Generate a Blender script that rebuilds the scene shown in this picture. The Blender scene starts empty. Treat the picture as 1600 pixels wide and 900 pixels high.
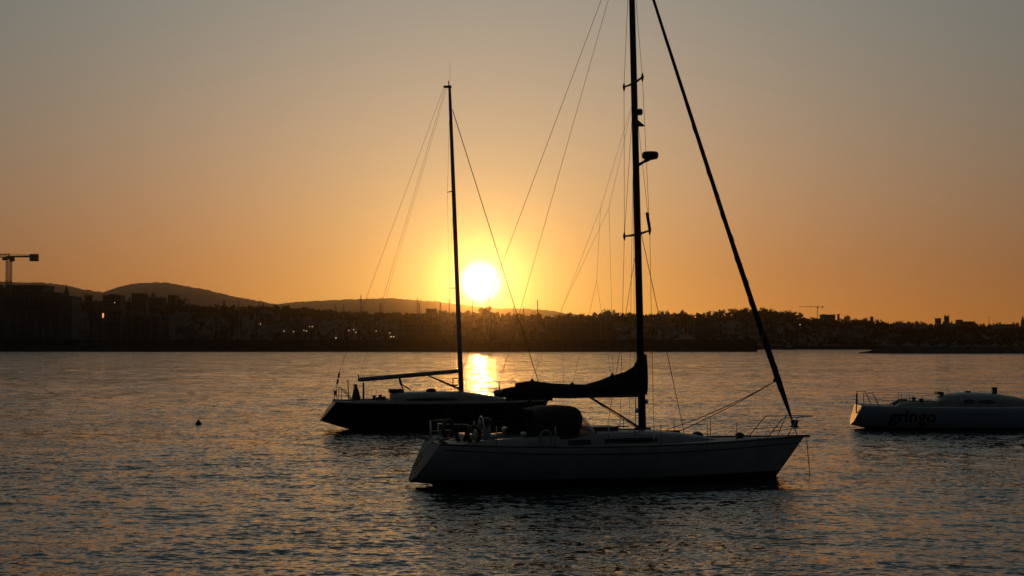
import bpy, bmesh, math, random
import numpy as np
from mathutils import Vector, Matrix

R = math.radians
sc = bpy.context.scene
COL = sc.collection

# ------------------------------------------------------------------ camera
CAM_H, FPX = 4.2, 2222.2
PITCH = math.atan(86 / FPX)
cam = bpy.data.cameras.new("camera")
cam_o = bpy.data.objects.new("camera", cam)
COL.objects.link(cam_o)
cam.sensor_width = 36
cam.lens = 50
cam.clip_end = 40000
cam.clip_start = 0.5
cam_o.location = (0, 0, CAM_H)
cam_o.rotation_euler = (R(90) + PITCH, 0, 0)
sc.camera = cam_o

# ------------------------------------------------------------------ sky and sun
SUN_EL, SUN_AZ = R(2.47), R(-1.26)          # azimuth measured from +Y towards +X
SUN = Vector((math.sin(SUN_AZ) * math.cos(SUN_EL), math.cos(SUN_AZ) * math.cos(SUN_EL), math.sin(SUN_EL)))
SKY_STRENGTH = 0.045
SUN_STRENGTH = 0.06

world = bpy.data.worlds.new("World")
sc.world = world
world.use_nodes = True
wn = world.node_tree
bg = wn.nodes["Background"]
sky = wn.nodes.new("ShaderNodeTexSky")
sky.sky_type = 'NISHITA'
sky.sun_disc = False
sky.sun_elevation = SUN_EL
sky.sun_rotation = SUN_AZ
sky.air_density, sky.dust_density, sky.ozone_density = 1, 9, 3


def wmath(op, a, b=None, clamp=False):
    n = wn.nodes.new("ShaderNodeMath")
    n.operation = op
    n.use_clamp = clamp
    for i, v in enumerate((a, b)):
        if v is None:
            continue
        if isinstance(v, (int, float)):
            n.inputs[i].default_value = v
        else:
            wn.links.new(v, n.inputs[i])
    return n.outputs[0]


def wscale(colour, fac):
    n = wn.nodes.new("ShaderNodeVectorMath")
    n.operation = 'SCALE'
    n.inputs[0].default_value = colour
    wn.links.new(fac, n.inputs["Scale"])
    return n.outputs[0]


def wadd(a, b):
    n = wn.nodes.new("ShaderNodeVectorMath")
    n.operation = 'ADD'
    wn.links.new(a, n.inputs[0])
    wn.links.new(b, n.inputs[1])
    return n.outputs[0]


tc = wn.nodes.new("ShaderNodeTexCoord")
nrm = wn.nodes.new("ShaderNodeVectorMath")
nrm.operation = 'NORMALIZE'
wn.links.new(tc.outputs["Generated"], nrm.inputs[0])
dot = wn.nodes.new("ShaderNodeVectorMath")
dot.operation = 'DOT_PRODUCT'
wn.links.new(nrm.outputs[0], dot.inputs[0])
dot.inputs[1].default_value = SUN
sep = wn.nodes.new("ShaderNodeSeparateXYZ")
wn.links.new(nrm.outputs[0], sep.inputs[0])
theta = wmath('MULTIPLY', wmath('ARCCOSINE', wmath('MINIMUM', wmath('MAXIMUM', dot.outputs["Value"], -1.0), 1.0)), 57.29578)
elev = wmath('MAXIMUM', wmath('MULTIPLY', wmath('ARCSINE', sep.outputs["Z"]), 57.29578), 0.0)


def falloff(x, scale):
    return wmath('EXPONENT', wmath('MULTIPLY', x, -1.0 / scale))


# sunset aureole and the dusty orange band along the horizon, added to the sky texture
K = 1.0 / SKY_STRENGTH
g1 = wscale(Vector((0.10, 0.06, 0.18)) * K, falloff(theta, 1.6))
g2 = wscale(Vector((0.55, 0.79, 0.12)) * K, wmath('MULTIPLY', falloff(theta, 4.0), falloff(elev, 9.0)))
g3 = wscale(Vector((1.44, 0.345, 0.0)) * K, wmath('MULTIPLY', falloff(elev, 6.0), falloff(theta, 18.0)))
g4 = wscale(Vector((0.10, 0.14, 0.055)) * K, falloff(theta, 30.0))
g4 = wadd(g4, wscale(Vector((0.0, 0.015, 0.18)) * K, wmath('MULTIPLY', falloff(theta, 26.0), wmath('SUBTRACT', 1.0, falloff(elev, 7.0)))))
g4 = wadd(g4, wscale(Vector((0.116, 0.112, 0.098)) * K, wmath('MULTIPLY', falloff(theta, 70.0), wmath('SUBTRACT', 1.0, falloff(elev, 25.0)))))
g4 = wadd(g4, wscale(Vector((0.0, 0.06, 0.0)) * K, wmath('MULTIPLY', wmath('SUBTRACT', 1.0, falloff(theta, 12.0)), wmath('MULTIPLY', falloff(theta, 28.0), wmath('SUBTRACT', 1.0, falloff(elev, 7.0))))))
disc = wmath('POWER', wmath('MULTIPLY', wmath('SUBTRACT', 1.04, theta), 2.6, clamp=True), 2.0)
g5 = wscale(Vector((2.2, 1.7, 1.3)) * K, disc)
tot = wadd(wadd(wadd(wadd(sky.outputs[0], g1), wadd(g2, g3)), g4), g5)
wn.links.new(tot, bg.inputs["Color"])
bg.inputs["Strength"].default_value = SKY_STRENGTH

sun = bpy.data.lights.new("sun", 'SUN')
sun.energy = SUN_STRENGTH
sun.angle = R(0.53)
sun.color = (1.0, 0.40, 0.08)
sun_o = bpy.data.objects.new("sun", sun)
COL.objects.link(sun_o)
sun_o.rotation_euler = (-SUN).to_track_quat('-Z', 'Y').to_euler()
sun_o.location = SUN * 300

sc.view_settings.view_transform = 'Standard'
sc.view_settings.look = 'None'
sc.view_settings.exposure = 0
sc.view_settings.gamma = 1
sc.cycles.max_bounces = 6
sc.cycles.volume_bounces = 0
sc.cycles.use_denoising = True
sc.cycles.sample_clamp_direct = 0
sc.cycles.sample_clamp_indirect = 8


# ------------------------------------------------------------------ helpers
def material(name, base, rough=0.6, metallic=0.0, noise=0.0, scale=5.0, spec=0.5, emit=None, emit_strength=0.0, coord='Object', bump=0.0):
    m = bpy.data.materials.new(name)
    m.use_nodes = True
    nt = m.node_tree
    p = nt.nodes["Principled BSDF"]
    p.inputs["Base Color"].default_value = (*base, 1)
    p.inputs["Roughness"].default_value = rough
    p.inputs["Metallic"].default_value = metallic
    p.inputs["Specular IOR Level"].default_value = spec
    if noise > 0 or bump > 0:
        t = nt.nodes.new("ShaderNodeTexCoord")
        n = nt.nodes.new("ShaderNodeTexNoise")
        n.inputs["Scale"].default_value = scale
        n.inputs["Detail"].default_value = 6
        nt.links.new(t.outputs[coord], n.inputs["Vector"])
        if noise > 0:
            r = nt.nodes.new("ShaderNodeValToRGB")
            r.color_ramp.elements[0].position = 0.3
            r.color_ramp.elements[1].position = 0.7
            r.color_ramp.elements[0].color = (*[c * (1 - noise) for c in base], 1)
            r.color_ramp.elements[1].color = (*[min(1, c * (1 + noise)) for c in base], 1)
            nt.links.new(n.outputs["Fac"], r.inputs[0])
            nt.links.new(r.outputs[0], p.inputs["Base Color"])
        if bump > 0:
            b = nt.nodes.new("ShaderNodeBump")
            b.inputs["Strength"].default_value = bump
            nt.links.new(n.outputs["Fac"], b.inputs["Height"])
            nt.links.new(b.outputs[0], p.inputs["Normal"])
    if emit:
        p.inputs["Emission Color"].default_value = (*emit, 1)
        p.inputs["Emission Strength"].default_value = emit_strength
    return m


M = {
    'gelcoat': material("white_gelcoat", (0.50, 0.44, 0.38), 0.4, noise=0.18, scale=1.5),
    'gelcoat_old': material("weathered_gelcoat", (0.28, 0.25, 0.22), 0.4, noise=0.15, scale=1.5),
    'transom_shade': material("shade_toned_transom", (0.10, 0.10, 0.105), 0.6, noise=0.2, scale=5),  # transom's shade put into the colour, darker than the hull gelcoat
    'gelcoat_clean': material("clean_white_gelcoat", (0.62, 0.59, 0.56), 0.35, noise=0.08, scale=1.5),
    'navy': material("navy_paint", (0.012, 0.014, 0.022), 0.2, noise=0.2, scale=2),
    'antifoul': material("antifouling", (0.08, 0.018, 0.015), 0.7, noise=0.3, scale=4),
    'boot': material("boot_stripe", (0.02, 0.02, 0.03), 0.4),
    'deck': material("deck_nonslip", (0.33, 0.30, 0.27), 0.7, noise=0.15, scale=6),
    'teak': material("teak_trim", (0.10, 0.055, 0.03), 0.6, noise=0.3, scale=8),
    'mast': material("anodised_spar", (0.05, 0.05, 0.055), 0.35, metallic=0.7),
    'spar_grey': material("grey_spar", (0.22, 0.2, 0.19), 0.4, noise=0.1),
    'steel': material("stainless_steel", (0.5, 0.5, 0.5), 0.15, metallic=1.0),
    'wire': material("rigging_wire", (0.10, 0.10, 0.10), 0.4, metallic=0.5),
    'rope': material("rope", (0.16, 0.14, 0.12), 0.9, noise=0.3, scale=30),
    'canvas': material("dark_canvas", (0.016, 0.017, 0.022), 0.9, noise=0.25, scale=5, bump=0.3),
    'sail': material("furled_sail_cover", (0.02, 0.02, 0.026), 0.85, noise=0.3, scale=6, bump=0.3),
    'glass': material("cabin_glass", (0.015, 0.012, 0.012), 0.08),
    'black': material("black_plastic", (0.015, 0.015, 0.016), 0.5),
    'buoyfoam': material("yellow_lifebuoy", (0.13, 0.08, 0.02), 0.8),
    'whiteplastic': material("white_plastic", (0.55, 0.55, 0.55), 0.4),
    'red': material("red_vinyl", (0.30, 0.02, 0.012), 0.5),
    'blackvinyl': material("black_vinyl", (0.006, 0.006, 0.007), 0.5),
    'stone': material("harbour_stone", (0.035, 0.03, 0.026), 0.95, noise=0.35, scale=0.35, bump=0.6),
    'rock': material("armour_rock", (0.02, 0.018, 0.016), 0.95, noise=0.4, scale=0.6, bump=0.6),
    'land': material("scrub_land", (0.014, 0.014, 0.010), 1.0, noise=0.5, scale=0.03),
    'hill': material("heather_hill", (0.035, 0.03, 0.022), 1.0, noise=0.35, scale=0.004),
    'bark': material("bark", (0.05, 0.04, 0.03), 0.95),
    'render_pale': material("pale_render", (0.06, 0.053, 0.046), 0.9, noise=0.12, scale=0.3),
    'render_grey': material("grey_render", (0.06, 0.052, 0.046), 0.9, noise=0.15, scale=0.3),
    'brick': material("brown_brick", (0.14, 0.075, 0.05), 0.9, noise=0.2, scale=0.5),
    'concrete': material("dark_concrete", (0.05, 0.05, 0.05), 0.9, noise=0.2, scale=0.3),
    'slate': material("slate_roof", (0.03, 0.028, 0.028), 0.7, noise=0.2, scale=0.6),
    'churchstone': material("church_stone", (0.13, 0.12, 0.11), 0.95, noise=0.2, scale=0.4),
    'cabin_pane': material("reflection_toned_pane", (0.10, 0.09, 0.08), 0.12),  # base colour lightened to stand in for water reflected in the panes
    'window': material("town_window", (0.03, 0.035, 0.04), 0.1),
    'cranesteel': material("crane_steel", (0.12, 0.09, 0.03), 0.6),
    'lampglow': material("lamp_glow", (0.8, 0.6, 0.4), 0.5, emit=(1.0, 0.62, 0.28), emit_strength=0.7),
    'doorglow': material("lit_window_glow", (0.8, 0.4, 0.2), 0.5, emit=(1.0, 0.34, 0.10), emit_strength=1.3),
    'far_mast': material("far_mast_alloy", (0.16, 0.16, 0.16), 0.5, metallic=0.3),
}


def leaf_material(name, base):
    m = material(name, base, 1.0, spec=0.1)
    nt = m.node_tree
    p = nt.nodes["Principled BSDF"]
    oi = nt.nodes.new("ShaderNodeObjectInfo")
    hsv = nt.nodes.new("ShaderNodeHueSaturation")
    mr = nt.nodes.new("ShaderNodeMapRange")
    mr.inputs["To Min"].default_value = 0.7
    mr.inputs["To Max"].default_value = 1.15
    nt.links.new(oi.outputs["Random"], mr.inputs["Value"])
    nt.links.new(mr.outputs[0], hsv.inputs["Value"])
    hsv.inputs["Color"].default_value = (*base, 1)
    nt.links.new(hsv.outputs[0], p.inputs["Base Color"])
    return m


M['leaf'] = leaf_material("foliage", (0.024, 0.028, 0.014))
M['leaf_dark'] = leaf_material("conifer_foliage", (0.016, 0.022, 0.013))

# clear vinyl window of the sprayhood
mv = bpy.data.materials.new("clear_vinyl")
mv.use_nodes = True
nt = mv.node_tree
nt.nodes.remove(nt.nodes["Principled BSDF"])
mo = nt.nodes["Material Output"]
tr = nt.nodes.new("ShaderNodeBsdfTransparent")
tr.inputs[0].default_value = (0.75, 0.6, 0.45, 1)
gl = nt.nodes.new("ShaderNodeBsdfGlossy")
gl.inputs["Roughness"].default_value = 0.15
mx = nt.nodes.new("ShaderNodeMixShader")
mx.inputs[0].default_value = 0.3
nt.links.new(tr.outputs[0], mx.inputs[1])
nt.links.new(gl.outputs[0], mx.inputs[2])
nt.links.new(mx.outputs[0], mo.inputs["Surface"])
M['vinyl'] = mv


class MB:
    """Collects geometry and links it as one mesh object."""

    def __init__(self):
        self.v, self.f, self.sm = [], [], []

    def add(self, verts, faces, smooth=False):
        o = len(self.v)
        self.v += [tuple(p) for p in verts]
        self.f += [tuple(i + o for i in f) for f in faces]
        self.sm += [smooth] * len(faces)
        return self

    def box(self, x0, x1, y0, y1, z0, z1):
        v = [(x0, y0, z0), (x1, y0, z0), (x1, y1, z0), (x0, y1, z0), (x0, y0, z1), (x1, y0, z1), (x1, y1, z1), (x0, y1, z1)]
        return self.add(v, [(0, 3, 2, 1), (4, 5, 6, 7), (0, 1, 5, 4), (1, 2, 6, 5), (2, 3, 7, 6), (3, 0, 4, 7)])

    def tube(self, pts, r, n=8, flat=1.0):
        """Tube through pts; r is a number or one radius per point; flat squeezes it across the y axis."""
        pts = [Vector(p) for p in pts]
        rr = [r] * len(pts) if isinstance(r, (int, float)) else list(r)
        vs, fs = [], []
        for i, p in enumerate(pts):
            t = (pts[min(i + 1, len(pts) - 1)] - pts[max(i - 1, 0)]).normalized()
            ref = Vector((0, 1, 0)) if abs(t.y) < 0.9 else Vector((1, 0, 0))
            a = t.cross(ref).normalized()
            b = t.cross(a).normalized()
            for k in range(n):
                an = 2 * math.pi * k / n
                q = a * math.cos(an) * rr[i] + b * math.sin(an) * rr[i] * flat
                vs.append(p + q)
        for i in range(len(pts) - 1):
            for k in range(n):
                k2 = (k + 1) % n
                fs.append((i * n + k, i * n + k2, (i + 1) * n + k2, (i + 1) * n + k))
        fs.append(tuple(range(n))[::-1])
        fs.append(tuple((len(pts) - 1) * n + k for k in range(n)))
        return self.add(vs, fs, True)

    def lathe(self, prof, n=16, at=(0, 0, 0)):
        vs, fs = [], []
        for r, z in prof:
            for k in range(n):
                a = 2 * math.pi * k / n
                vs.append((at[0] + r * math.cos(a), at[1] + r * math.sin(a), at[2] + z))
        for i in range(len(prof) - 1):
            for k in range(n):
                k2 = (k + 1) % n
                fs.append((i * n + k, i * n + k2, (i + 1) * n + k2, (i + 1) * n + k))
        fs.append(tuple(range(n))[::-1])
        fs.append(tuple((len(prof) - 1) * n + k for k in range(n)))
        return self.add(vs, fs, True)

    def grid(self, rows, smooth=True, closed=False):
        """rows of equal length -> quad sheet"""
        n = len(rows[0])
        vs = [p for r_ in rows for p in r_]
        fs = []
        for i in range(len(rows) - 1):
            for k in range(n if closed else n - 1):
                k2 = (k + 1) % n
                fs.append((i * n + k, i * n + k2, (i + 1) * n + k2, (i + 1) * n + k))
        return self.add(vs, fs, smooth)

    def torus(self, c, rx, rz, r, a0=0.0, a1=2 * math.pi, n=20, tilt=0.0):
        pts = []
        for k in range(n + 1):
            a = a0 + (a1 - a0) * k / n
            p = Vector((rx * math.cos(a), 0, rz * math.sin(a)))
            p.rotate(Matrix.Rotation(tilt, 3, 'Z'))
            pts.append(Vector(c) + p)
        return self.tube(pts, r, 8)

    def mesh(self, name):
        me = bpy.data.meshes.new(name)
        me.from_pydata(self.v, [], self.f)
        me.polygons.foreach_set("use_smooth", self.sm)
        me.update()
        return me

    def build(self, name, mat, parent=None, loc=None):
        return link(name, self.mesh(name), mat, parent, loc)


def link(name, me, mat, parent=None, loc=None):
    if mat is not None and not me.materials:
        me.materials.append(mat)
    o = bpy.data.objects.new(name, me)
    COL.objects.link(o)
    if parent is not None:
        o.parent = parent
    if loc is not None:
        o.location = loc
    return o


def tag(o, label=None, cat=None, group=None, kind=None):
    for k, v in (("label", label), ("category", cat), ("group", group), ("kind", kind)):
        if v:
            o[k] = v
    return o


def thing(name, label, cat, loc=(0, 0, 0), rz=0.0, group=None):
    o = bpy.data.objects.new(name, None)
    COL.objects.link(o)
    o.empty_display_size = 0.3
    o.location = loc
    o.rotation_euler = (0, 0, rz)
    return tag(o, label, cat, group)


def children_of(o):
    return [c for c in COL.objects if c.parent == o]


def copy_tree(o, kids, loc, rz=0.0, scale=1.0, label=None, group=None):
    c = o.copy()
    COL.objects.link(c)
    c.location = loc
    c.rotation_euler = (0, 0, rz)
    c.scale = (scale,) * 3 if isinstance(scale, (int, float)) else scale
    if label:
        c["label"] = label
    if group:
        c["group"] = group
    for k in kids:
        d = k.copy()
        COL.objects.link(d)
        d.parent = c
    return c


def east(u, Y):
    """metres to the right of the camera axis of something seen at image column u (1600 wide), Y metres out"""
    return (u - 800) / FPX * Y


def height(v, Y):
    """height above the water of something seen at image row v (900 high), Y metres out"""
    return CAM_H + (536 - v) / FPX * Y


def interp(x, pts):
    return float(np.interp(x, [p[0] for p in pts], [p[1] for p in pts]))


# ------------------------------------------------------------------ water
def build_water():
    rng = np.random.default_rng(7)
    r = [11.0]
    while r[-1] < 1150:
        d = r[-1]
        r.append(d + (0.055 if d < 32 else min(0.055 * (d / 32) ** 1.25, 0.6 if d < 700 else 1.2)))
    r = np.array(r)
    na = 960
    th = np.radians(np.linspace(-31, 31, na))
    Rg, T = np.meshgrid(r, th, indexing='ij')
    X = Rg * np.sin(T)
    Y = Rg * np.cos(T)
    Z = np.zeros_like(X)
    step = np.maximum(np.gradient(r)[:, None] * np.ones_like(X), Rg * (th[1] - th[0]))
    # wind ripples running roughly towards the camera, with a little low swell
    lam = np.exp(rng.uniform(np.log(0.17), np.log(3.8), 130))
    for l in lam:
        k = 2 * math.pi / l
        ang = rng.normal(R(-98), R(32))
        slope = 0.0088 * (l / 0.7) ** (-0.3)
        amp = slope / k * rng.uniform(0.6, 1.4)
        fade = np.clip((l / step - 2.5) / 2.5, 0, 1)
        m = fade.max(axis=1) > 0
        ph = k * (X[m] * math.cos(ang) + Y[m] * math.sin(ang)) + rng.uniform(0, 6.28)
        s = np.sin(ph)
        Z[m] += amp * fade[m] * (s + 0.25 * np.cos(2 * ph))
    # patches of stronger and weaker ripple
    patch = 1 + 0.35 * np.sin(X / 7.3 + 1.1 + 0.6 * np.sin(Y / 11)) * np.sin(Y / 9.1 + 0.4 * np.sin(X / 5))
    Z *= patch
    nr = len(r)
    co = np.stack([X, Y, Z], -1).reshape(-1, 3)
    idx = np.arange(nr * na).reshape(nr, na)
    q = np.stack([idx[:-1, :-1], idx[:-1, 1:], idx[1:, 1:], idx[1:, :-1]], -1).reshape(-1, 4)[:, ::-1]
    me = bpy.data.meshes.new("water")
    me.vertices.add(len(co))
    me.vertices.foreach_set("co", co.astype(np.float32).ravel())
    me.loops.add(q.size)
    me.loops.foreach_set("vertex_index", q.ravel().astype(np.int32))
    me.polygons.add(len(q))
    me.polygons.foreach_set("loop_start", np.arange(0, q.size, 4, dtype=np.int32))
    me.polygons.foreach_set("use_smooth", np.ones(len(q), dtype=bool))
    me.update(calc_edges=True)
    m = bpy.data.materials.new("sea_water")
    m.use_nodes = True
    nt = m.node_tree
    p = nt.nodes["Principled BSDF"]
    p.inputs["Base Color"].default_value = (0.008, 0.009, 0.009, 1)
    p.inputs["Roughness"].default_value = 0.06
    p.inputs["IOR"].default_value = 1.333
    t = nt.nodes.new("ShaderNodeTexCoord")
    geo = nt.nodes.new("ShaderNodeNewGeometry")
    acc = geo.outputs["Normal"]
    # gusts: patches of rougher and calmer water
    gm = nt.nodes.new("ShaderNodeMapping")
    gm.inputs["Scale"].default_value = (1.0, 0.35, 1.0)
    gm.inputs["Rotation"].default_value = (0, 0, R(4))
    nt.links.new(t.outputs["Object"], gm.inputs[0])
    gn = nt.nodes.new("ShaderNodeTexNoise")
    gn.inputs["Scale"].default_value = 0.12
    gn.inputs["Detail"].default_value = 7
    gn.inputs["Roughness"].default_value = 0.72
    nt.links.new(gm.outputs[0], gn.inputs["Vector"])
    gust = nt.nodes.new("ShaderNodeMapRange")
    gust.inputs["From Min"].default_value = 0.33
    gust.inputs["From Max"].default_value = 0.67
    gust.inputs["To Min"].default_value = 0.45
    gust.inputs["To Max"].default_value = 1.7
    nt.links.new(gn.outputs["Fac"], gust.inputs["Value"])
    # small ripples: two noise layers tilt the surface normal, mostly along the wind
    for sx, sc_, det, ax, ay in ((0.5, 10.0, 3.0, 1.1, 1.05), (0.45, 2.6, 2.0, 0.6, 0.5), (0.5, 0.3, 8.0, 0.3, 0.4)):
        mp = nt.nodes.new("ShaderNodeMapping")
        mp.inputs["Scale"].default_value = (sx, 1.0, 1.0)
        mp.inputs["Rotation"].default_value = (0, 0, R(7) if sc_ > 5 else R(-9))
        nt.links.new(t.outputs["Object"], mp.inputs[0])
        n1 = nt.nodes.new("ShaderNodeTexNoise")
        n1.inputs["Scale"].default_value = sc_
        n1.inputs["Detail"].default_value = det
        n1.inputs["Roughness"].default_value = 0.55
        nt.links.new(mp.outputs[0], n1.inputs["Vector"])
        sub = nt.nodes.new("ShaderNodeVectorMath")
        sub.operation = 'SUBTRACT'
        nt.links.new(n1.outputs["Color"], sub.inputs[0])
        sub.inputs[1].default_value = (0.5, 0.5, 0.5)
        mul = nt.nodes.new("ShaderNodeVectorMath")
        mul.operation = 'MULTIPLY'
        nt.links.new(sub.outputs[0], mul.inputs[0])
        mul.inputs[1].default_value = (ax, ay, 0.0)
        amp = nt.nodes.new("ShaderNodeVectorMath")
        amp.operation = 'SCALE'
        nt.links.new(mul.outputs[0], amp.inputs[0])
        nt.links.new(gust.outputs[0], amp.inputs["Scale"])
        ad = nt.nodes.new("ShaderNodeVectorMath")
        ad.operation = 'ADD'
        nt.links.new(acc, ad.inputs[0])
        nt.links.new(amp.outputs[0], ad.inputs[1])
        acc = ad.outputs[0]
    # wind ripples lean: their steeper faces look down the wind, towards -Y
    lean = nt.nodes.new("ShaderNodeVectorMath")
    lean.operation = 'ADD'
    nt.links.new(acc, lean.inputs[0])
    lean.inputs[1].default_value = (0.0, -0.016, 0.0)
    acc = lean.outputs[0]
    nz = nt.nodes.new("ShaderNodeVectorMath")
    nz.operation = 'NORMALIZE'
    nt.links.new(acc, nz.inputs[0])
    nt.links.new(nz.outputs[0], p.inputs["Normal"])
    o = link("water", me, m)
    tag(o, kind='structure', label="rippled grey sea water of the harbour", cat="water")
    s = MB()
    s.add([(-6500, -400, -0.6), (6500, -400, -0.6), (6500, 6500, -0.6), (-6500, 6500, -0.6)], [(0, 1, 2, 3)])
    o2 = s.build("sea", m)
    tag(o2, kind='structure', label="sea beyond the rippled harbour water", cat="water")


build_water()

# ------------------------------------------------------------------ land and hills
SKYLINE = [(-500, 440), (0, 446), (120, 466), (200, 468), (250, 471), (300, 473), (340, 477), (400, 475), (440, 477), (480, 478), (540, 484), (600, 485), (640, 487),
           (700, 486), (760, 485), (800, 488), (860, 491), (900, 489), (950, 486), (1000, 488), (1060, 487), (1100, 488), (1130, 487), (1150, 482),
           (1200, 481), (1235, 485), (1262, 493), (1310, 497), (1350, 498), (1400, 503), (1450, 503), (1500, 505), (1600, 506), (2100, 508)]
RIDGE = 1250.0
TREE_H = 6.5


def ridge_z(x):
    u = 800 + x / RIDGE * FPX
    return height(interp(u, SKYLINE), RIDGE) - TREE_H + 1.5


SHORE = 925.0


def ground_z(x, y):
    rz = ridge_z(x * RIDGE / max(y, 600))
    if y < SHORE + 60:
        base = 2.4
    else:
        t = min(1.0, (y - SHORE - 60) / (RIDGE - SHORE - 60))
        base = 2.4 + (rz - 2.4) * (t ** 1.15)
    if y > RIDGE + 40:
        base = rz - (y - RIDGE - 40) * 0.006
    return max(base, 1.0) + 0.5 * math.sin(x / 31.0) * math.sin(y / 43.0) * min(1, max(0, (y - SHORE - 40) / 80))


def build_land():
    xs = [-6200, -4000, -2500, -1500, -1000, -800] + list(np.arange(-640, 641, 8)) + [800, 1000, 1500, 2500, 4000, 6200]
    ys = list(np.arange(SHORE, RIDGE + 100, 12)) + [1400, 1600, 2000, 2600, 3400, 4500, 6400]
    rows = []
    rows.append([(x, SHORE - 0.5, -1.2) for x in xs])
    for y in ys:
        rows.append([(x, y, ground_z(x, y)) for x in xs])
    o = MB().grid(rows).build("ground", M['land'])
    tag(o, kind='structure', label="dark wooded shore rising behind the harbour", cat="ground")


build_land()

HILL_A = [(-900, 470), (-600, 446), (-300, 452), (-120, 436), (0, 439), (20, 440.5), (40, 442), (60, 441.5), (80, 443), (100, 446), (120, 450), (140, 453.5), (158, 456.5), (166, 457), (175, 452.5), (190, 447), (205, 444), (220, 442.5),
          (240, 441.3), (260, 441.5), (270, 442.5), (285, 446), (300, 449), (320, 452), (340, 457.5), (370, 464), (400, 469.5), (425, 474), (470, 481), (520, 490)]
HILL_B = [(400, 482), (440, 474.5), (460, 471.5), (495, 470), (530, 468.5), (560, 467.5), (585, 466.3), (610, 466), (625, 467), (640, 468.5), (680, 471), (710, 475), (740, 478.5), (780, 482), (820, 482.5), (845, 483.5), (865, 486), (880, 489), (920, 494), (1000, 499)]


def build_hill(name, prof, Y, depth, label):
    rnd = random.Random(len(prof))
    us = np.arange(prof[0][0], prof[-1][0] + 1, 3.0)
    rows = []
    for j, (dy, f) in enumerate(((-1.0, 0.0), (-0.7, 0.33), (-0.45, 0.6), (-0.2, 0.86), (0, 1.0), (0.4, 0.8), (1.0, 0.0))):
        row = []
        for u in us:
            z = height(interp(u, prof), Y)
            jit = rnd.uniform(-1, 1) * 2.2 if 0 < j < 5 else 0
            row.append((east(u, Y), Y + dy * depth + jit * 4, max(0.5, z * f + (jit if j == 4 else jit * 3))))
        rows.append(row)
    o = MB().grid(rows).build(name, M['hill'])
    tag(o, kind='structure', label=label, cat="hill")


build_hill("hills", HILL_A, 5000, 900, "higher rounded hills on the left horizon")
build_hill("hills", HILL_B, 5600, 700, "low far hills under the setting sun")

# ------------------------------------------------------------------ trees
def leaf_crown(rnd, w, h, kind):
    """Crown of many leaf clumps: an uneven outline with gaps."""
    mb = MB()
    lobes = []
    if kind == 'round':
        for _ in range(14):
            a, rr = rnd.uniform(0, 6.28), rnd.uniform(0.1, 0.62) * w / 2
            lobes.append((rr * math.cos(a), rr * math.sin(a), h * rnd.uniform(0.12, 0.80), rnd.uniform(0.22, 0.36) * w * 0.62))
    elif kind == 'wide':
        for _ in range(20):
            a, rr = rnd.uniform(0, 6.28), rnd.uniform(0.1, 0.8) * w / 2
            lobes.append((rr * math.cos(a), rr * math.sin(a), h * rnd.uniform(0.15, 0.82), rnd.uniform(0.17, 0.28) * w * 0.62))
    else:
        for i in range(12):
            f = i / 11
            a = rnd.uniform(0, 6.28)
            rr = 0.18 * w * (1 - f)
            lobes.append((rr * math.cos(a), rr * math.sin(a), h * (0.08 + 0.84 * f), max(0.35, w * 0.36 * (1 - 0.85 * f))))
    for (cx, cy, cz, r) in lobes:
        for _ in range(46):
            d = Vector((rnd.gauss(0, 1), rnd.gauss(0, 1), rnd.gauss(0, 1))).normalized()
            p = Vector((cx, cy, cz)) + d * r * rnd.uniform(0.35, 1.08)
            s = rnd.uniform(0.22, 0.5)
            a = Vector((rnd.gauss(0, 1), rnd.gauss(0, 1), rnd.gauss(0, 1))).normalized()
            b = a.cross(Vector((rnd.gauss(0, 1), rnd.gauss(0, 1), rnd.gauss(0, 1)))).normalized()
            c = a.cross(b)
            mb.add([p + a * s, p + b * s, p - a * s * 0.9, p - b * s, p + c * s * 0.8], [(0, 1, 2, 3), (0, 1, 4), (2, 3, 4)])
    return mb


def trunk_mesh(rnd, w, h):
    mb = MB()
    mb.tube([(0, 0, -1.5), (0.1, 0, h * 0.3), (0, 0.1, h * 0.62)], [0.3, 0.22, 0.1], 6)
    for _ in range(5):
        a = rnd.uniform(0, 6.28)
        mb.tube([(0, 0, h * 0.28), (w * 0.2 * math.cos(a), w * 0.2 * math.sin(a), h * rnd.uniform(0.5, 0.7))], [0.13, 0.05], 5)
    return mb


TREES = []
rnd_t = random.Random(3)
for kind, w, h in (('round', 10, 10), ('round', 8, 9), ('wide', 14, 10), ('wide', 12, 8.5), ('tall', 5, 12), ('tall', 4, 9), ('round', 11, 12)):
    root = thing("pine_tree" if kind == 'tall' else "broadleaf_tree", None, "tree", (0, 0, 0))
    link("crown", leaf_crown(rnd_t, w, h, kind).mesh("crown"), M['leaf_dark'] if kind == 'tall' else M['leaf'], root)
    link("trunk", trunk_mesh(rnd_t, w, h).mesh("trunk"), M['bark'], root)
    TREES.append([root, children_of(root), h, kind, False])

WOOD = "trees massed along the dark wooded shore"
WOOD_LABEL = {'round': "dark rounded tree in the massed wood along the far shore",
              'wide': "dark spreading tree in the massed wood along the far shore",
              'tall': "dark narrow conifer in the massed wood along the far shore"}


def plant(i, u, Y, z, rz, s, label=None, group=WOOD):
    root, kids, h, kind, used = TREES[i]
    loc = (east(u, Y), Y, z)
    lab = label or WOOD_LABEL[kind]
    grp = None if label else WOOD + ", " + {'round': 'rounded', 'wide': 'spreading', 'tall': 'conifers'}[kind]
    if not used:
        TREES[i][4] = True
        root.location, root.rotation_euler, root.scale = loc, (0, 0, rz), (s, s, s)
        root["label"] = lab
        if grp:
            root["group"] = grp
        return root
    o = copy_tree(root, kids, loc, rz, s, lab, grp)
    if not grp and "group" in o.keys():
        del o["group"]
    return o


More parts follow.
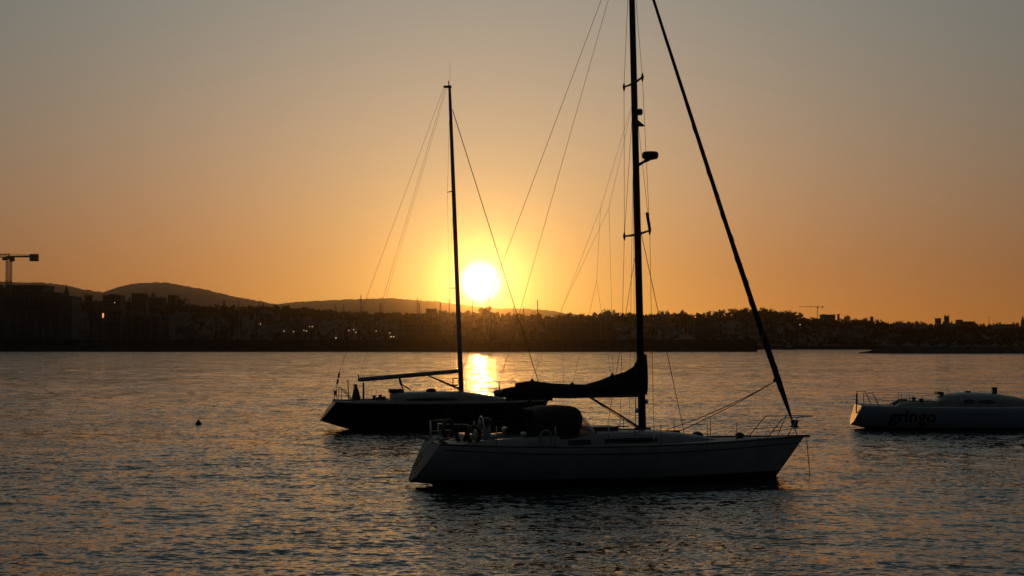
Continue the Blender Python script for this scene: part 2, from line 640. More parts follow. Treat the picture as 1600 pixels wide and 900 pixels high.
rt = random.Random(11)
u = -22.0
while u < 1625:
    Y = RIDGE + rt.uniform(-25, 25)
    i = rt.choice((0, 1, 2, 3, 6, 0, 2, 3, 1, 4, 5) if rt.random() < 0.4 else (0, 1, 2, 3))
    x = east(u, Y)
    s = rt.uniform(0.45, 0.8)
    plant(i, u, Y, ground_z(x, Y) - 0.4, rt.uniform(0, 6.28), s)
    u += rt.uniform(6.5, 11.5)
for k in range(95):
    Y = rt.uniform(1000, 1215)
    u = rt.uniform(-20, 1620)
    if u < 110:
        continue
    i = rt.choice((0, 1, 2, 3, 6, 2, 0, 5))
    plant(i, u, Y, ground_z(east(u, Y), Y) - 0.4, rt.uniform(0, 6.28), rt.uniform(0.6, 0.95))

# undergrowth that closes the wood below the crowns
ug = MB()
for k in range(5200):
    Y = RIDGE + rt.uniform(-60, 12) if k % 2 else rt.uniform(975, 1240)
    x = east(rt.uniform(-40, 1640), Y)
    g = ground_z(x, Y)
    s = rt.uniform(0.8, 1.9)
    for q in range(4):
        c = Vector((x + rt.gauss(0, 1.2), Y + rt.gauss(0, 1.2), g + rt.uniform(0.1, 2.6)))
        a = Vector((rt.gauss(0, 1), rt.gauss(0, 1), rt.gauss(0, 1))).normalized() * s
        b = a.cross(Vector((rt.gauss(0, 1), rt.gauss(0, 1), rt.gauss(0, 1)))).normalized() * s
        ug.add([c + a, c + b, c - a, c - b * 0.8], [(0, 1, 2, 3)])
tag(ug.build("undergrowth", M['leaf_dark']), "dark undergrowth filling the wooded shore", "shrubs", kind='stuff')

# trees that stand out on the skyline
for i, u, top, lab in ((6, 137, 457.5, "round dark tree rising beside the stepped blocks on the left shore"),
                       (5, 202, 464.5, "pointed dark tree between two pale blocks below the left hill"),
                       (2, 281, 465, "broad flat topped tree below the right flank of the left hill"),
                       (5, 350, 469.5, "slim pointed tree on the skyline just right of the left hill"),
                       (0, 762, 477, "tree crown standing up directly below the setting sun"),
                       (2, 951, 482.5, "leaning wide tree on the skyline just left of the big mast"),
                       (5, 1124, 483.5, "little upright tree just left of the wooded rise on the right"),
                       (0, 1066, 483.5, "bushy tree on the skyline between the big mast and the furled headsail")):
    Y = RIDGE - 30
    x = east(u, Y)
    g = ground_z(x, Y) - 0.4
    hh = height(top, Y) - g
    plant(i, u, Y, g, rt.uniform(0, 6.28), hh / TREES[i][2] / 0.97, lab)

# ------------------------------------------------------------------ town buildings
def window_rows(w, d, z0, h, floors, per, parent, mat):
    me = None
    sx, sz = w / per * 0.27, h / floors * 0.23
    for f in range(floors):
        for k in range(per):
            loc = (-w / 2 + w * (k + 0.5) / per, -d / 2, z0 + h * (f + 0.5) / floors)
            if me is None:
                me = MB().box(-sx, sx, -0.06, 0.05, -sz, sz).mesh("window")
            link("window", me, mat, parent, loc)


def block(name, label, cat, u, Y, w, top_v, d=14.0, wall='concrete', steps=None, floors=4, per=6, roof=True, base=None):
    """Flat roofed block; steps = [(du0, du1, top_v)] adds lower or higher volumes beside it in metres from its centre."""
    x = east(u, Y)
    g = (ground_z(x, Y) - 1.0) if base is None else base
    r_ = thing(name, label, cat, (x, Y, g))
    H = height(top_v, Y) - g
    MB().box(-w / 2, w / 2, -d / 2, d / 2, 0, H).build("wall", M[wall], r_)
    if roof:
        MB().box(-w / 2 - 0.3, w / 2 + 0.3, -d / 2 - 0.3, d / 2 + 0.3, H + 0.003, H + 0.5).build("roof", M['slate'], r_)
    window_rows(w, d, max(0.5, H - floors * 3.2), min(H - 0.8, floors * 3.2 - 0.4), floors, per, r_, M['window'])
    for (a, b, tv) in steps or ():
        hh = height(tv, Y) - g
        MB().box(a, b, -d / 2 + 1, d / 2 - 1, 0, hh).build("annex", M[wall], r_)
    return r_


block("office_block", "large dark flat roofed block with a stepped right side on the left shore", "building", 47, 960, 25, 447.5, d=24, steps=[(12.6, 22.5, 457.5), (-24, -12.6, 457), (22.6, 31.5, 463.5)], floors=5, per=8)
block("apartment_block", "wide low block with a rooftop box beside the round tree on the left shore", "building", 178, 1180, 14.5, 462.5, wall='render_grey', steps=[(-3, 3, 459.8)], floors=3, per=6)
block("apartment_block", "square tower block standing in front of the rounded left hill", "building", 218, 1150, 9.6, 459.8, wall='render_grey', steps=[(4.82, 6.3, 462)], floors=5, per=4)
block("apartment_block", "low dim block with a roof mast between tower block and flat topped tree", "building", 246, 1230, 12, 466, wall='render_grey', steps=[(-4, -3.3, 458.5)], floors=2, per=5)
block("apartment_block", "small square block behind the broad flat topped tree below the left hill", "building", 271, 1240, 6.4, 462.2, wall='render_grey', floors=3, per=3)
block("apartment_block", "small flat roofed block on the skyline left of the setting sun", "building", 674, 1220, 8.6, 483.4, wall='render_grey', floors=2, per=4)
block("hotel", "flat roofed block with rooftop plant by the small crane on the right", "building", 1293, 1240, 10.4, 492.6, wall='brick', steps=[(-4.6, -3.4, 491), (3.6, 5, 491.6)], floors=3, per=5)
block("stair_tower", "small square tower on the skyline right of the small crane", "building", 1310, 1240, 1.7, 491.8, d=2, wall='brick', floors=2, per=1)
block("chimney_block", "short stubby block on the skyline midway between crane and church tower", "building", 1362, 1240, 2.0, 495.8, d=3, wall='brick', floors=1, per=1)
block("gable_house", "narrow block rising just left of the church tower", "building", 1465.5, 1240, 3.6, 498.2, d=6, wall='brick', floors=2, per=2)
block("school_hall", "long low hall with a raised left end right of the church tower", "building", 1508, 1240, 14, 503.2, d=10, wall='brick', steps=[(-7.02, -3.4, 499.6)], floors=1, per=7)
block("warehouse", "long pale quayside shed low on the left shore behind the masts", "building", 215, 940, 46, 494.5, d=18, wall='render_pale', floors=1, per=6, base=1.5)
wb = block("clubhouse", "quayside building with one glowing orange window on the left shore", "building", 168, 930, 22, 486, d=12, wall='render_grey', floors=3, per=7, base=1.5)
MB().box(-1.6, -0.6, -6.25, -6.09, height(496.5, 924) - 1.5, height(489.5, 924) - 1.5).build("lit_window", M['doorglow'], wb)
block("terrace", "long pale terrace low on the shore right of the setting sun", "building", 905, 1010, 48, 503, d=12, wall='render_pale', floors=2, per=9)
block("terrace", "dim pale terrace low on the shore just left of the setting sun", "building", 655, 1000, 30, 505, d=12, wall='render_pale', floors=2, per=6)
block("villa", "pale hillside villa below the wooded rise on the right", "building", 1098, 1060, 13, 503, d=10, wall='render_pale', floors=2, per=4)

# smaller houses scattered through the wood
hr = thing("town_house", "small pitched roof house half hidden among the shore trees", "house", group="small houses among the shore trees")
MB().box(-5, 5, -4, 4, -2, 5.5).build("wall", M['render_pale'], hr)
MB().add([(-5.3, -4.3, 5.5), (5.3, -4.3, 5.5), (5.3, 4.3, 5.5), (-5.3, 4.3, 5.5), (-5.3, 0, 8.4), (5.3, 0, 8.4)], [(0, 1, 5, 4), (2, 3, 4, 5), (0, 4, 3), (1, 2, 5)]).build("roof", M['slate'], hr)
for s_ in (-1, 1):
    MB().box(s_ * 4.4 - 0.5, s_ * 4.4 + 0.5, -0.45, 0.45, 7.2, 9.6).build("chimney", M['brick'], hr)
hk = children_of(hr)
rh = random.Random(23)
first = True
for k in range(44):
    u = rh.uniform(130, 1590)
    Y = rh.uniform(975, 1190)
    x = east(u, Y)
    loc = (x, Y, ground_z(x, Y))
    if first:
        hr.location, hr.rotation_euler = loc, (0, 0, rh.uniform(-0.6, 0.6))
        first = False
    else:
        copy_tree(hr, hk, loc, rh.uniform(-0.6, 0.6), rh.uniform(0.8, 1.15))


def spire(name, label, u, Y, top_v, base_w, tower_top_v):
    x = east(u, Y)
    g = ground_z(x, Y) - 1
    r_ = thing(name, label, "church", (x, Y, g))
    tz, sz = height(tower_top_v, Y) - g, height(top_v, Y) - g
    MB().box(-base_w / 2, base_w / 2, -base_w / 2, base_w / 2, 0, tz).build("tower", M['churchstone'], r_)
    MB().lathe([(base_w * 0.62, tz + 0.003), (base_w * 0.3, tz + (sz - tz) * 0.5), (0.05, sz)], 8).build("spire", M['slate'], r_)
    MB().box(-base_w * 3.2, -base_w / 2 - 0.01, -base_w * 0.7, base_w * 0.7, 0, tz * 0.55).build("nave", M['churchstone'], r_)


spire("church", "slender church spire rising behind the stepped dark block on the left", 103.5, 1150, 443.5, 3.6, 460)
spire("church", "small needle spire at the far right edge of the skyline", 1598, 1230, 492.5, 2.6, 502)

# church tower with four pinnacles
Y = 1235.0
x = east(1479, Y)
g = ground_z(x, Y) - 1
ct = thing("church", "square church tower with pinnacles on the right skyline", "church", (x, Y, g))
H = height(495, Y) - g
MB().box(-1.75, 1.75, -1.75, 1.75, 0, H).build("tower", M['churchstone'], ct)
for sx in (-1, 1):
    for sy in (-1, 1):
        MB().lathe([(0.36, H + 0.003), (0.36, H + 0.9), (0.03, H + 2.0)], 6, (sx * 1.4, sy * 1.4, 0)).build("pinnacle", M['churchstone'], ct)
pp = MB()
for k in range(3):
    for s_ in (-1, 1):
        pp.box(-0.85 + k * 0.62, -0.5 + k * 0.62, s_ * 1.6 - 0.12, s_ * 1.6 + 0.12, H + 0.003, H + 0.55)
pp.build("parapet", M['churchstone'], ct)
MB().box(1.76, 11, -3.2, 3.2, 0, H * 0.5).build("nave", M['churchstone'], ct)

# thin masts and poles on the skyline
for u, top, lab, knob in ((1545, 494.5, "thin pole with a knob on the right skyline", True), (1412, 501, "short aerial on the skyline left of the church tower", False),
                          (243, 438.5, "tiny radio mast on top of the rounded left hill", False)):
    Y = 1230.0 if u > 400 else 4990.0
    x = east(u, Y)
    g = ground_z(x, Y) - 0.5 if u > 400 else height(442, Y)
    r_ = thing("radio_mast", lab, "mast", (x, Y, g))
    H = height(top, Y) - g
    rr = 0.22 if u > 400 else 0.8
    MB().tube([(0, 0, 0), (0, 0, H)], [rr, rr * 0.6], 6).build("pole", M['far_mast'], r_)
    if knob:
        MB().lathe([(0.1, H - 1.3), (0.5, H - 0.9), (0.5, H - 0.3), (0.1, H)], 8).build("antenna_head", M['far_mast'], r_)
    else:
        MB().box(-0.8, 0.8, -0.1, 0.1, H * 0.6, H * 0.6 + 0.2).build("crossbar", M['far_mast'], r_)


# ------------------------------------------------------------------ tower cranes
def lattice(mb, p0, p1, w, n, r):
    """square lattice beam from p0 to p1"""
    p0, p1 = Vector(p0), Vector(p1)
    t = (p1 - p0).normalized()
    a = t.cross(Vector((0, 1, 0))).normalized() * w / 2
    b = t.cross(a).normalized() * w / 2
    cor = [a + b, a - b, -a - b, -a + b]
    for c in cor:
        mb.tube([p0 + c, p1 + c], r, 5)
    for i in range(n):
        q0, q1 = p0.lerp(p1, i / n), p0.lerp(p1, (i + 1) / n)
        for k in range(4):
            c0, c1 = cor[k], cor[(k + 1) % 4]
            mb.tube([q0 + c0, q1 + c1], r * 0.95, 4)
            mb.tube([q0 + c1, q1 + c0], r * 0.95, 4)
            mb.tube([q0 + c0, q0 + c1], r * 0.95, 4)


def tower_crane(label, u, Y, jib_v, base_v, head_v, right_u, left_u, w, rz=0.0):
    x = east(u, Y)
    g = height(base_v, Y)
    r_ = thing("tower_crane", label, "crane", (x, Y, g), rz)
    J = height(jib_v, Y) - g
    top = height(head_v, Y) - g
    a, b = east(right_u, Y) - x, east(left_u, Y) - x
    cab = -1.0 if abs(a) < abs(b) else 1.0
    mb = MB()
    lattice(mb, (0, 0, 0), (0, 0, J - w * 0.6), w, 14, w * 0.035)
    mb.build("mast", M['cranesteel'], r_)
    mb = MB()
    lattice(mb, (b, 0, J + w * 0.15), (0, 0, J + w * 0.15), w * 0.7, 24, w * 0.035)
    mb.build("jib", M['cranesteel'], r_)
    mb = MB()
    mb.box(0, a, -w * 0.5, w * 0.5, J - w * 0.12, J + w * 0.22)
    mb.build("counter_jib", M['cranesteel'], r_)
    MB().box(a * 0.74, a, -w * 0.6, w * 0.6, J - w * 0.95, J + w * 0.55).build("counterweight", M['concrete'], r_)
    MB().lathe([(w * 0.9, J - w * 0.55), (w * 0.9, J - 0.02)], 12).build("slewing_ring", M['cranesteel'], r_)
    c = MB()
    c.box(w * 0.45, w * 1.25, -w * 0.9, -w * 0.1, J - w * 1.0, J - w * 0.2)
    c.build("cab", M['concrete'], r_)
    c = MB()
    c.box(-w * 1.3, -w * 0.5, -w * 0.5, w * 0.4, J - w * 0.75, J - w * 0.15)
    c.build("winch", M['concrete'], r_)
    mb = MB()
    mb.tube([(-w * 0.3, 0, J), (0, 0, top), (w * 0.3, 0, J)], w * 0.09, 5)
    mb.build("head_frame", M['cranesteel'], r_)
    mb = MB()
    mb.tube([(0, 0, top), (a * 0.8, 0, J + w * 0.3)], w * 0.045, 4)
    mb.build("pendant", M['wire'], r_)
    mb = MB()
    mb.tube([(0, 0, top), (b * 0.55, 0, J + w * 0.5)], w * 0.045, 4)
    mb.build("pendant", M['wire'], r_)


tower_crane("tall tower crane with a heavy counterweight at the left edge", 13, 900, 401, 462, 396.5, 58, -170, 3.0)
tower_crane("small distant tower crane with a long level jib on the right skyline", 1277.5, 1330, 479.5, 500, 477.5, 1286.5, 1248, 0.85)

# ------------------------------------------------------------------ harbour wall, breakwater
def build_harbour_wall():
    mb = MB()
    x0, x1, y = -420.0, east(1182, 713), 713.0
    top = height(531.0, y)
    xs = np.arange(x0, x1, 6.0)
    rnd = random.Random(4)
    rows = [[], [], [], [], [], []]
    for xx in list(xs) + [x1]:
        j = rnd.uniform(-0.12, 0.12)
        rows[0].append((xx, y - 2.6, -1.5))
        rows[1].append((xx, y - 1.0, top - 1.6 + j))
        rows[2].append((xx, y - 0.9, top + j * 0.6))
        rows[3].append((xx, y + 0.3, top + j * 0.6))
        rows[4].append((xx, y + 0.4, top - 1.3))
        rows[5].append((xx, y + 9.0, top - 1.4))
    mb.grid(rows, smooth=False)
    mb.add([r_[-1] for r_ in rows] + [(x1, y + 9, -1.5)], [(0, 1, 2, 3, 4, 5, 6)])
    o = mb.build("harbour_wall", M['stone'])
    tag(o, "long dark stone harbour wall across the water below the masts", "harbour wall")


build_harbour_wall()


def build_breakwater():
    rnd = random.Random(9)
    y = 579.0
    x0 = east(1336, y)
    mb = MB()
    xs = list(np.arange(x0, x0 + 220, 1.6))
    prof = ((-9, -1.2), (-6, 0.5), (-3.5, 1.7), (-1.5, 2.7), (1.5, 2.8), (4, 1.6), (9, -1.2))
    rows = []
    for i, xx in enumerate(xs):
        t = min(1.0, (xx - x0) / 16.0)
        f = 0.12 + 0.88 * t ** 0.8
        rows.append([(xx + rnd.uniform(-0.5, 0.5), y + dy * (0.4 + 0.6 * t) + rnd.uniform(-0.5, 0.5), (zz + 1.2) * f - 1.2 + 0.4 * (1 - t) + rnd.uniform(-0.28, 0.28)) for dy, zz in prof])
    mb.grid(rows, smooth=False)
    o = mb.build("breakwater", M['rock'])
    tag(o, "low rock breakwater tapering into the water on the right", "breakwater")


build_breakwater()

# ------------------------------------------------------------------ berthed yachts behind the wall (masts)
def berthed_yacht(H, label, group, thick=1.0):
    r_ = thing("berthed_yacht", label, "yacht", group=group)
    L = H * 0.72
    st = [(-0.5, 0.7), (-0.2, 1.0), (0.15, 0.9), (0.38, 0.45), (0.5, 0.03)]
    bw = L * 0.14
    rows = [[(t * L, -bw * b, 1.1), (t * L * 0.94, -bw * b * 0.8, 0.2), (t * L * 0.9, 0, -0.4), (t * L * 0.94, bw * b * 0.8, 0.2), (t * L, bw * b, 1.1)] for t, b in st]
    hb = MB().grid(rows)
    hb.add([p for p in rows[0]], [(0, 1, 2, 3, 4)])
    hb.add([r0[0] for r0 in rows] + [r0[-1] for r0 in rows][::-1], [tuple(range(10))])
    hb.build("hull", M['gelcoat'], r_)
    MB().box(-L * 0.12, L * 0.2, -bw * 0.5, bw * 0.5, 1.1, 1.6).build("cabin", M['gelcoat'], r_)
    MB().tube([(0.4, 0, 1.2), (0.3, 0, H)], [0.13 * thick, 0.09 * thick], 6).build("mast", M['far_mast'], r_)
    MB().tube([(0.3, 0, 2.4), (-L * 0.36, 0, 2.4)], 0.13, 6).build("boom", M['canvas'], r_)
    for f in (0.45, 0.72):
        MB().tube([(0.3, -H * 0.05, H * f), (0.3, H * 0.05, H * f)], 0.035, 4).build("spreader", M['far_mast'], r_)
    MB().tube([(0.3, 0, H * 0.97), (L * 0.48, 0, 1.2)], 0.05, 4).build("forestay", M['canvas'], r_)
    MB().tube([(0.3, 0, H), (-L * 0.49, 0, 1.2)], 0.018, 4).build("backstay", M['wire'], r_)
    return r_


TALL = "tall masts showing above the far skyline"
tall_tops = ((563, 461, "tallest lone mast on the skyline left of the sun, beside the thin rigging"),
             (594, 473.5, "short lone mast on the skyline two masts left of the sun"),
             (651, 465.5, "tall mast on the skyline left of the small flat roofed block"),
             (656, 473.5, "shorter mast close beside a taller one left of the sun"),
             (687, 471.5, "thin mast with a forked top left of the middle yacht mast"),
             (701, 465.5, "thin mast just left of the middle yacht mast"),
             (737, 468, "dim mast in the glare at the sun's lower left edge"),
             (765, 465.5, "dim mast in the glare at the sun's lower right edge"),
             (802, 478.5, "short mast right of the sun's glare"),
             (817, 480, "shortest mast right of the sun's glare, by the forestay"),
             (839, 468, "tall clear mast standing right of the sun"),
             (523, 475.5, "short mast left of the thin backstay lines over the wood"),
             (536, 475, "mast standing over the wood right of a similar short one"),
             (374, 469, "faint mast on the skyline below the left hill's right slope"),
             (404, 471.5, "small mast over the wood where the left hill ends"))
tall_y = berthed_yacht(20.0, None, None, 2.3)
tall_kids = children_of(tall_y)
tall_first = True
base_y = berthed_yacht(20.0, "slim bare mast of a yacht berthed behind the harbour wall", "yachts berthed behind the harbour wall")
kids = children_of(base_y)
rb = random.Random(5)
for u, tv, lab in tall_tops:
    Y = 770 + rb.uniform(-15, 60)
    H = height(tv, Y)
    s = H / 20.0
    loc, rz = (east(u, Y), Y, 0), rb.uniform(-0.5, 0.5) + rb.choice((0, math.pi))
    if tall_first:
        tall_first = False
        tall_y.location, tall_y.rotation_euler, tall_y.scale = loc, (0, 0, rz), (1, 1, s)
        tag(tall_y, lab)
    else:
        copy_tree(tall_y, tall_kids, loc, rz, (1, 1, s), lab)
first = True
for k in range(92):
    if k < 52:
        u = rb.uniform(0, 400)
    elif k < 70:
        u = rb.uniform(400, 720)
    else:
        u = rb.uniform(720, 1170)
    Y = rb.uniform(740, 890)
    tv = rb.uniform(486, 505)
    s = height(tv, Y) / 20.0
    loc = (east(u, Y), Y, 0)
    rz = rb.uniform(-0.6, 0.6) + rb.choice((0, math.pi))
    if first:
        base_y.location, base_y.rotation_euler, base_y.scale = loc, (0, 0, rz), (1, 1, s)
        first = False
    else:
        copy_tree(base_y, kids, loc, rz, (1, 1, s))

# motor yacht and work boat far off
Y = 800.0
my = thing("motor_yacht", "pale multi deck motor yacht behind the harbour wall right of the big mast", "motor yacht", (east(1073, Y), Y, 0), 0.05)
rows = [[(t, -2.3 * b, 4.4 + 0.03 * t), (t * 0.94, -1.8 * b, 0.2), (t * 0.9, 0, -0.6), (t * 0.94, 1.8 * b, 0.2), (t, 2.3 * b, 4.4 + 0.03 * t)] for t, b in ((-9, 0.85), (-4, 1), (3, 0.95), (7, 0.6), (10, 0.05))]
hb = MB().grid(rows)
hb.add(rows[0], [(0, 1, 2, 3, 4)])
hb.add([r0[0] for r0 in rows] + [r0[-1] for r0 in rows][::-1], [tuple(range(10))])
hb.build("hull", M['gelcoat'], my)
MB().box(-6.5, 4.5, -1.7, 1.7, 4.5, 6.9).build("cabin", M['gelcoat'], my)
MB().box(-4, 2.6, -1.4, 1.4, 6.92, 8.8).build("flybridge", M['gelcoat'], my)
MB().box(-5.5, 3.6, -1.74, -1.69, 5.4, 6.3).build("window", M['window'], my)
MB().tube([(-1.4, 0, 8.8), (-2.4, 0, 12.2)], 0.3, 6).build("radar_mast", M['gelcoat'], my)
Y = 905.0
wk = thing("work_boat", "low dark work boat at the quay right of the furled headsail", "boat", (east(1233, Y), Y, 0))
rows = [[(t, -1.6 * b, 1.3), (t * 0.94, -1.3 * b, 0.1), (t * 0.9, 0, -0.4), (t * 0.94, 1.3 * b, 0.1), (t, 1.6 * b, 1.3)] for t, b in ((-4.5, 0.85), (-1, 1), (2.5, 0.8), (5, 0.05))]
hb = MB().grid(rows)
hb.add(rows[0], [(0, 1, 2, 3, 4)])
hb.add([r0[0] for r0 in rows] + [r0[-1] for r0 in rows][::-1], [tuple(range(8))])
hb.build("hull", M['navy'], wk)
MB().box(-1.5, 1.6, -1, 1, 1.31, 3.3).build("wheelhouse", M['gelcoat_old'], wk)
MB().tube([(-0.3, 0, 3.3), (-0.3, 0, 5)], 0.08, 5).build("mast", M['far_mast'], wk)

# street lamps on the quay
lp = thing("street_lamp", "tiny lit street lamp glowing on the dark shore", "street lamp", group="tiny lit street lamps on the dark shore")
MB().tube([(0, 0, -12), (0, 0, 0)], [0.12, 0.07], 6).build("pole", M['far_mast'], lp)
MB().lathe([(0.05, 0.0), (0.34, 0.06), (0.34, 0.5), (0.05, 0.62)], 8).build("lamp_head", M['lampglow'], lp)
lk = children_of(lp)
first = True
for u, v in ((407, 507), (459, 519), (475, 517), (479, 518), (484, 511), (488, 511), (525, 529), (545, 517), (553, 516), (556, 520), (588, 518), (609, 521), (611, 527), (615, 527),
             (123, 479), (179, 473.5), (444, 518), (1250, 508)):
    Y = 900.0 if v > 480 else 1100.0
    if v > 525:
        Y = 740.0
    loc = (east(u, Y), Y, height(v, Y))
    if first:
        lp.location = loc
        first = False
    else:
        copy_tree(lp, lk, loc)


# ------------------------------------------------------------------ sailing yachts: hull lofting
class Hull:
    """stations: (x_deck, half_breadth, z_deck, x_keel, z_keel)"""

    def __init__(self, st, full=0.62):
        self.st = np.array(st, float)
        self.t = np.linspace(0, 1, len(st))
        self.full = full

    def station(self, t):
        # smooth (Catmull-Rom) interpolation through the stations
        n = len(self.st)
        f = t * (n - 1)
        i = min(int(f), n - 2)
        q = f - i
        p0, p1, p2, p3 = (self.st[max(0, min(n - 1, k))] for k in (i - 1, i, i + 1, i + 2))
        return 0.5 * ((2 * p1) + (p2 - p0) * q + (2 * p0 - 5 * p1 + 4 * p2 - p3) * q * q + (3 * p1 - p0 - 3 * p2 + p3) * q ** 3)

    def point(self, t, s):
        """s: 0 deck edge .. 1 keel; starboard side (y<0)"""
        xd, b, zd, xk, zk = self.station(t)
        a = s * math.pi / 2
        y = max(0.0, b) * (math.cos(a) ** self.full)
        dz = math.sin(a) ** (1 / 0.85)
        dz = 1 - (1 - s) ** 1.0 if False else s ** 1.15 * 0.55 + 0.45 * (1 - math.cos(a))
        return Vector((xd + (xk - xd) * dz, -y, zd + (zk - zd) * dz))

    def strip(self, s0, s1, ns=6, nt=48, out=0.0):
        mb = MB()
        for side in (1, -1):
            rows = []
            for i in range(nt + 1):
                row = []
                for k in range(ns + 1):
                    p = self.point(i / nt, s0 + (s1 - s0) * k / ns)
                    row.append((p.x, (p.y - out) * side, p.z))
                rows.append(row if side == 1 else row[::-1])
            mb.grid(rows)
        return mb

    def s_at(self, t, z):
        lo, hi = 0.0, 1.0
        if self.point(t, 1.0).z >= z:
            return 1.0
        for _ in range(18):
            m = (lo + hi) / 2
            lo, hi = (m, hi) if self.point(t, m).z > z else (lo, m)
        return lo

    def band(self, z0, z1, ns=6, nt=48, out=0.0):
        """strip between two heights (None: deck edge / keel)"""
        mb = MB()
        for side in (1, -1):
            rows = []
            for i in range(nt + 1):
                t = i / nt
                s0 = 0.0 if z0 is None else self.s_at(t, z0)
                s1 = 1.0 if z1 is None else self.s_at(t, z1)
                row = []
                for k in range(ns + 1):
                    p = self.point(t, s0 + (s1 - s0) * k / ns)
                    row.append((p.x, (p.y - out) * side, p.z))
                rows.append(row if side == 1 else row[::-1])
            mb.grid(rows)
        return mb

    def half_at(self, x, z):
        best = None
        for i in range(0, 121):
            t = i / 120
            lo, hi = 0.0, 1.0
            for _ in range(14):
                m = (lo + hi) / 2
                if self.point(t, m).z > z:
                    lo = m
                else:
                    hi = m
            p = self.point(t, lo)
            d = abs(p.x - x)
            if best is None or d < best[0]:
                best = (d, -p.y)
        return best[1]

    def deck(self, camber=0.05, nt=48, drop=0.01):
        rows = []
        for i in range(nt + 1):
            xd, b, zd, *_ = self.station(i / nt)
            b = max(b, 0.001)
            rows.append([(xd, -b * c, zd - drop + camber * (1 - c * c)) for c in (1, 0.6, 0.2, -0.2, -0.6, -1)])
        return MB().grid(rows)

    def edge(self, s, side, t0=0.0, t1=1.0, n=40, out=0.0, dz=0.0):
        pts = []
        for i in range(n + 1):
            p = self.point(t0 + (t1 - t0) * i / n, s)
            pts.append(Vector((p.x, (p.y - out) * side, p.z + dz)))
        return pts

    def deck_z(self, x):
        xs = [self.station(t)[0] for t in self.t]
        return float(np.interp(x, xs, [self.station(t)[2] for t in self.t]))

    def deck_b(self, x):
        tt = np.linspace(0, 1, 60)
        return float(np.interp(x, [self.station(t)[0] for t in tt], [self.station(t)[1] for t in tt]))


def transom(h, name, mat, parent):
    ring = [h.point(0, k / 8) for k in range(9)]
    pts = [(p.x, p.y, p.z) for p in ring] + [(p.x, -p.y, p.z) for p in ring[::-1][1:]]
    return MB().add(pts, [tuple(range(len(pts)))]).build(name, mat, parent)


def rope(mb, a, b, r, sag=0.0, n=8):
    a, b = Vector(a), Vector(b)
    pts = []
    for i in range(n + 1):
        t = i / n
        p = a.lerp(b, t)
        p.z -= sag * 4 * t * (1 - t)
        pts.append(p)
    mb.tube(pts if sag else [a, b], r, 6)
    return mb


def coachroof(prof, mat, parent, name="coachroof", shoulder=0.82):
    """prof: (x, half width, base z, top z)"""
    rows = []
    for x, w, zb, zt in prof:
        h = zt - zb
        rows.append([(x, -w, zb), (x, -w * 0.97, zb + h * 0.55), (x, -w * shoulder, zb + h * 0.86), (x, -w * 0.45, zb + h * 0.98), (x, 0, zt),
                     (x, w * 0.45, zb + h * 0.98), (x, w * shoulder, zb + h * 0.86), (x, w * 0.97, zb + h * 0.55), (x, w, zb)])
    mb = MB().grid(rows)
    mb.add(rows[0], [tuple(range(9))])
    mb.add(rows[-1], [tuple(range(9))[::-1]])
    return mb.build(name, mat, parent)


def side_window(roof, x0, x1, f0, f1, parent, side=-1, mat=None, n=8, taper=0.0):
    """dark pane following the cabin side between fractions f0..f1 of its height"""
    rows = []
    for i in range(n + 1):
        x = x0 + (x1 - x0) * i / n
        e = 1 - taper * abs(2 * i / n - 1) ** 2
        w = interp(x, [(p[0], p[1]) for p in roof])
        zb = interp(x, [(p[0], p[2]) for p in roof])
        zt = interp(x, [(p[0], p[3]) for p in roof])
        h = zt - zb
        fm = (f0 + f1) / 2
        row = []
        for f in (fm - (fm - f0) * e, fm + (f1 - fm) * e):
            yy = w * (1 - 0.03 * f / 0.55) if f <= 0.55 else w * (0.97 - 0.15 * (f - 0.55) / 0.31)
            row.append((x, side * (yy + 0.006), zb + h * f))
        rows.append(row)
    return MB().grid(rows).build("cabin_window", mat or M['glass'], parent)


# ------------------------------------------------------------------ near yacht
def place(u, Y, psi, name, label, cat="sailing yacht"):
    return thing(name, label, cat, (east(u, Y), Y, 0), psi)


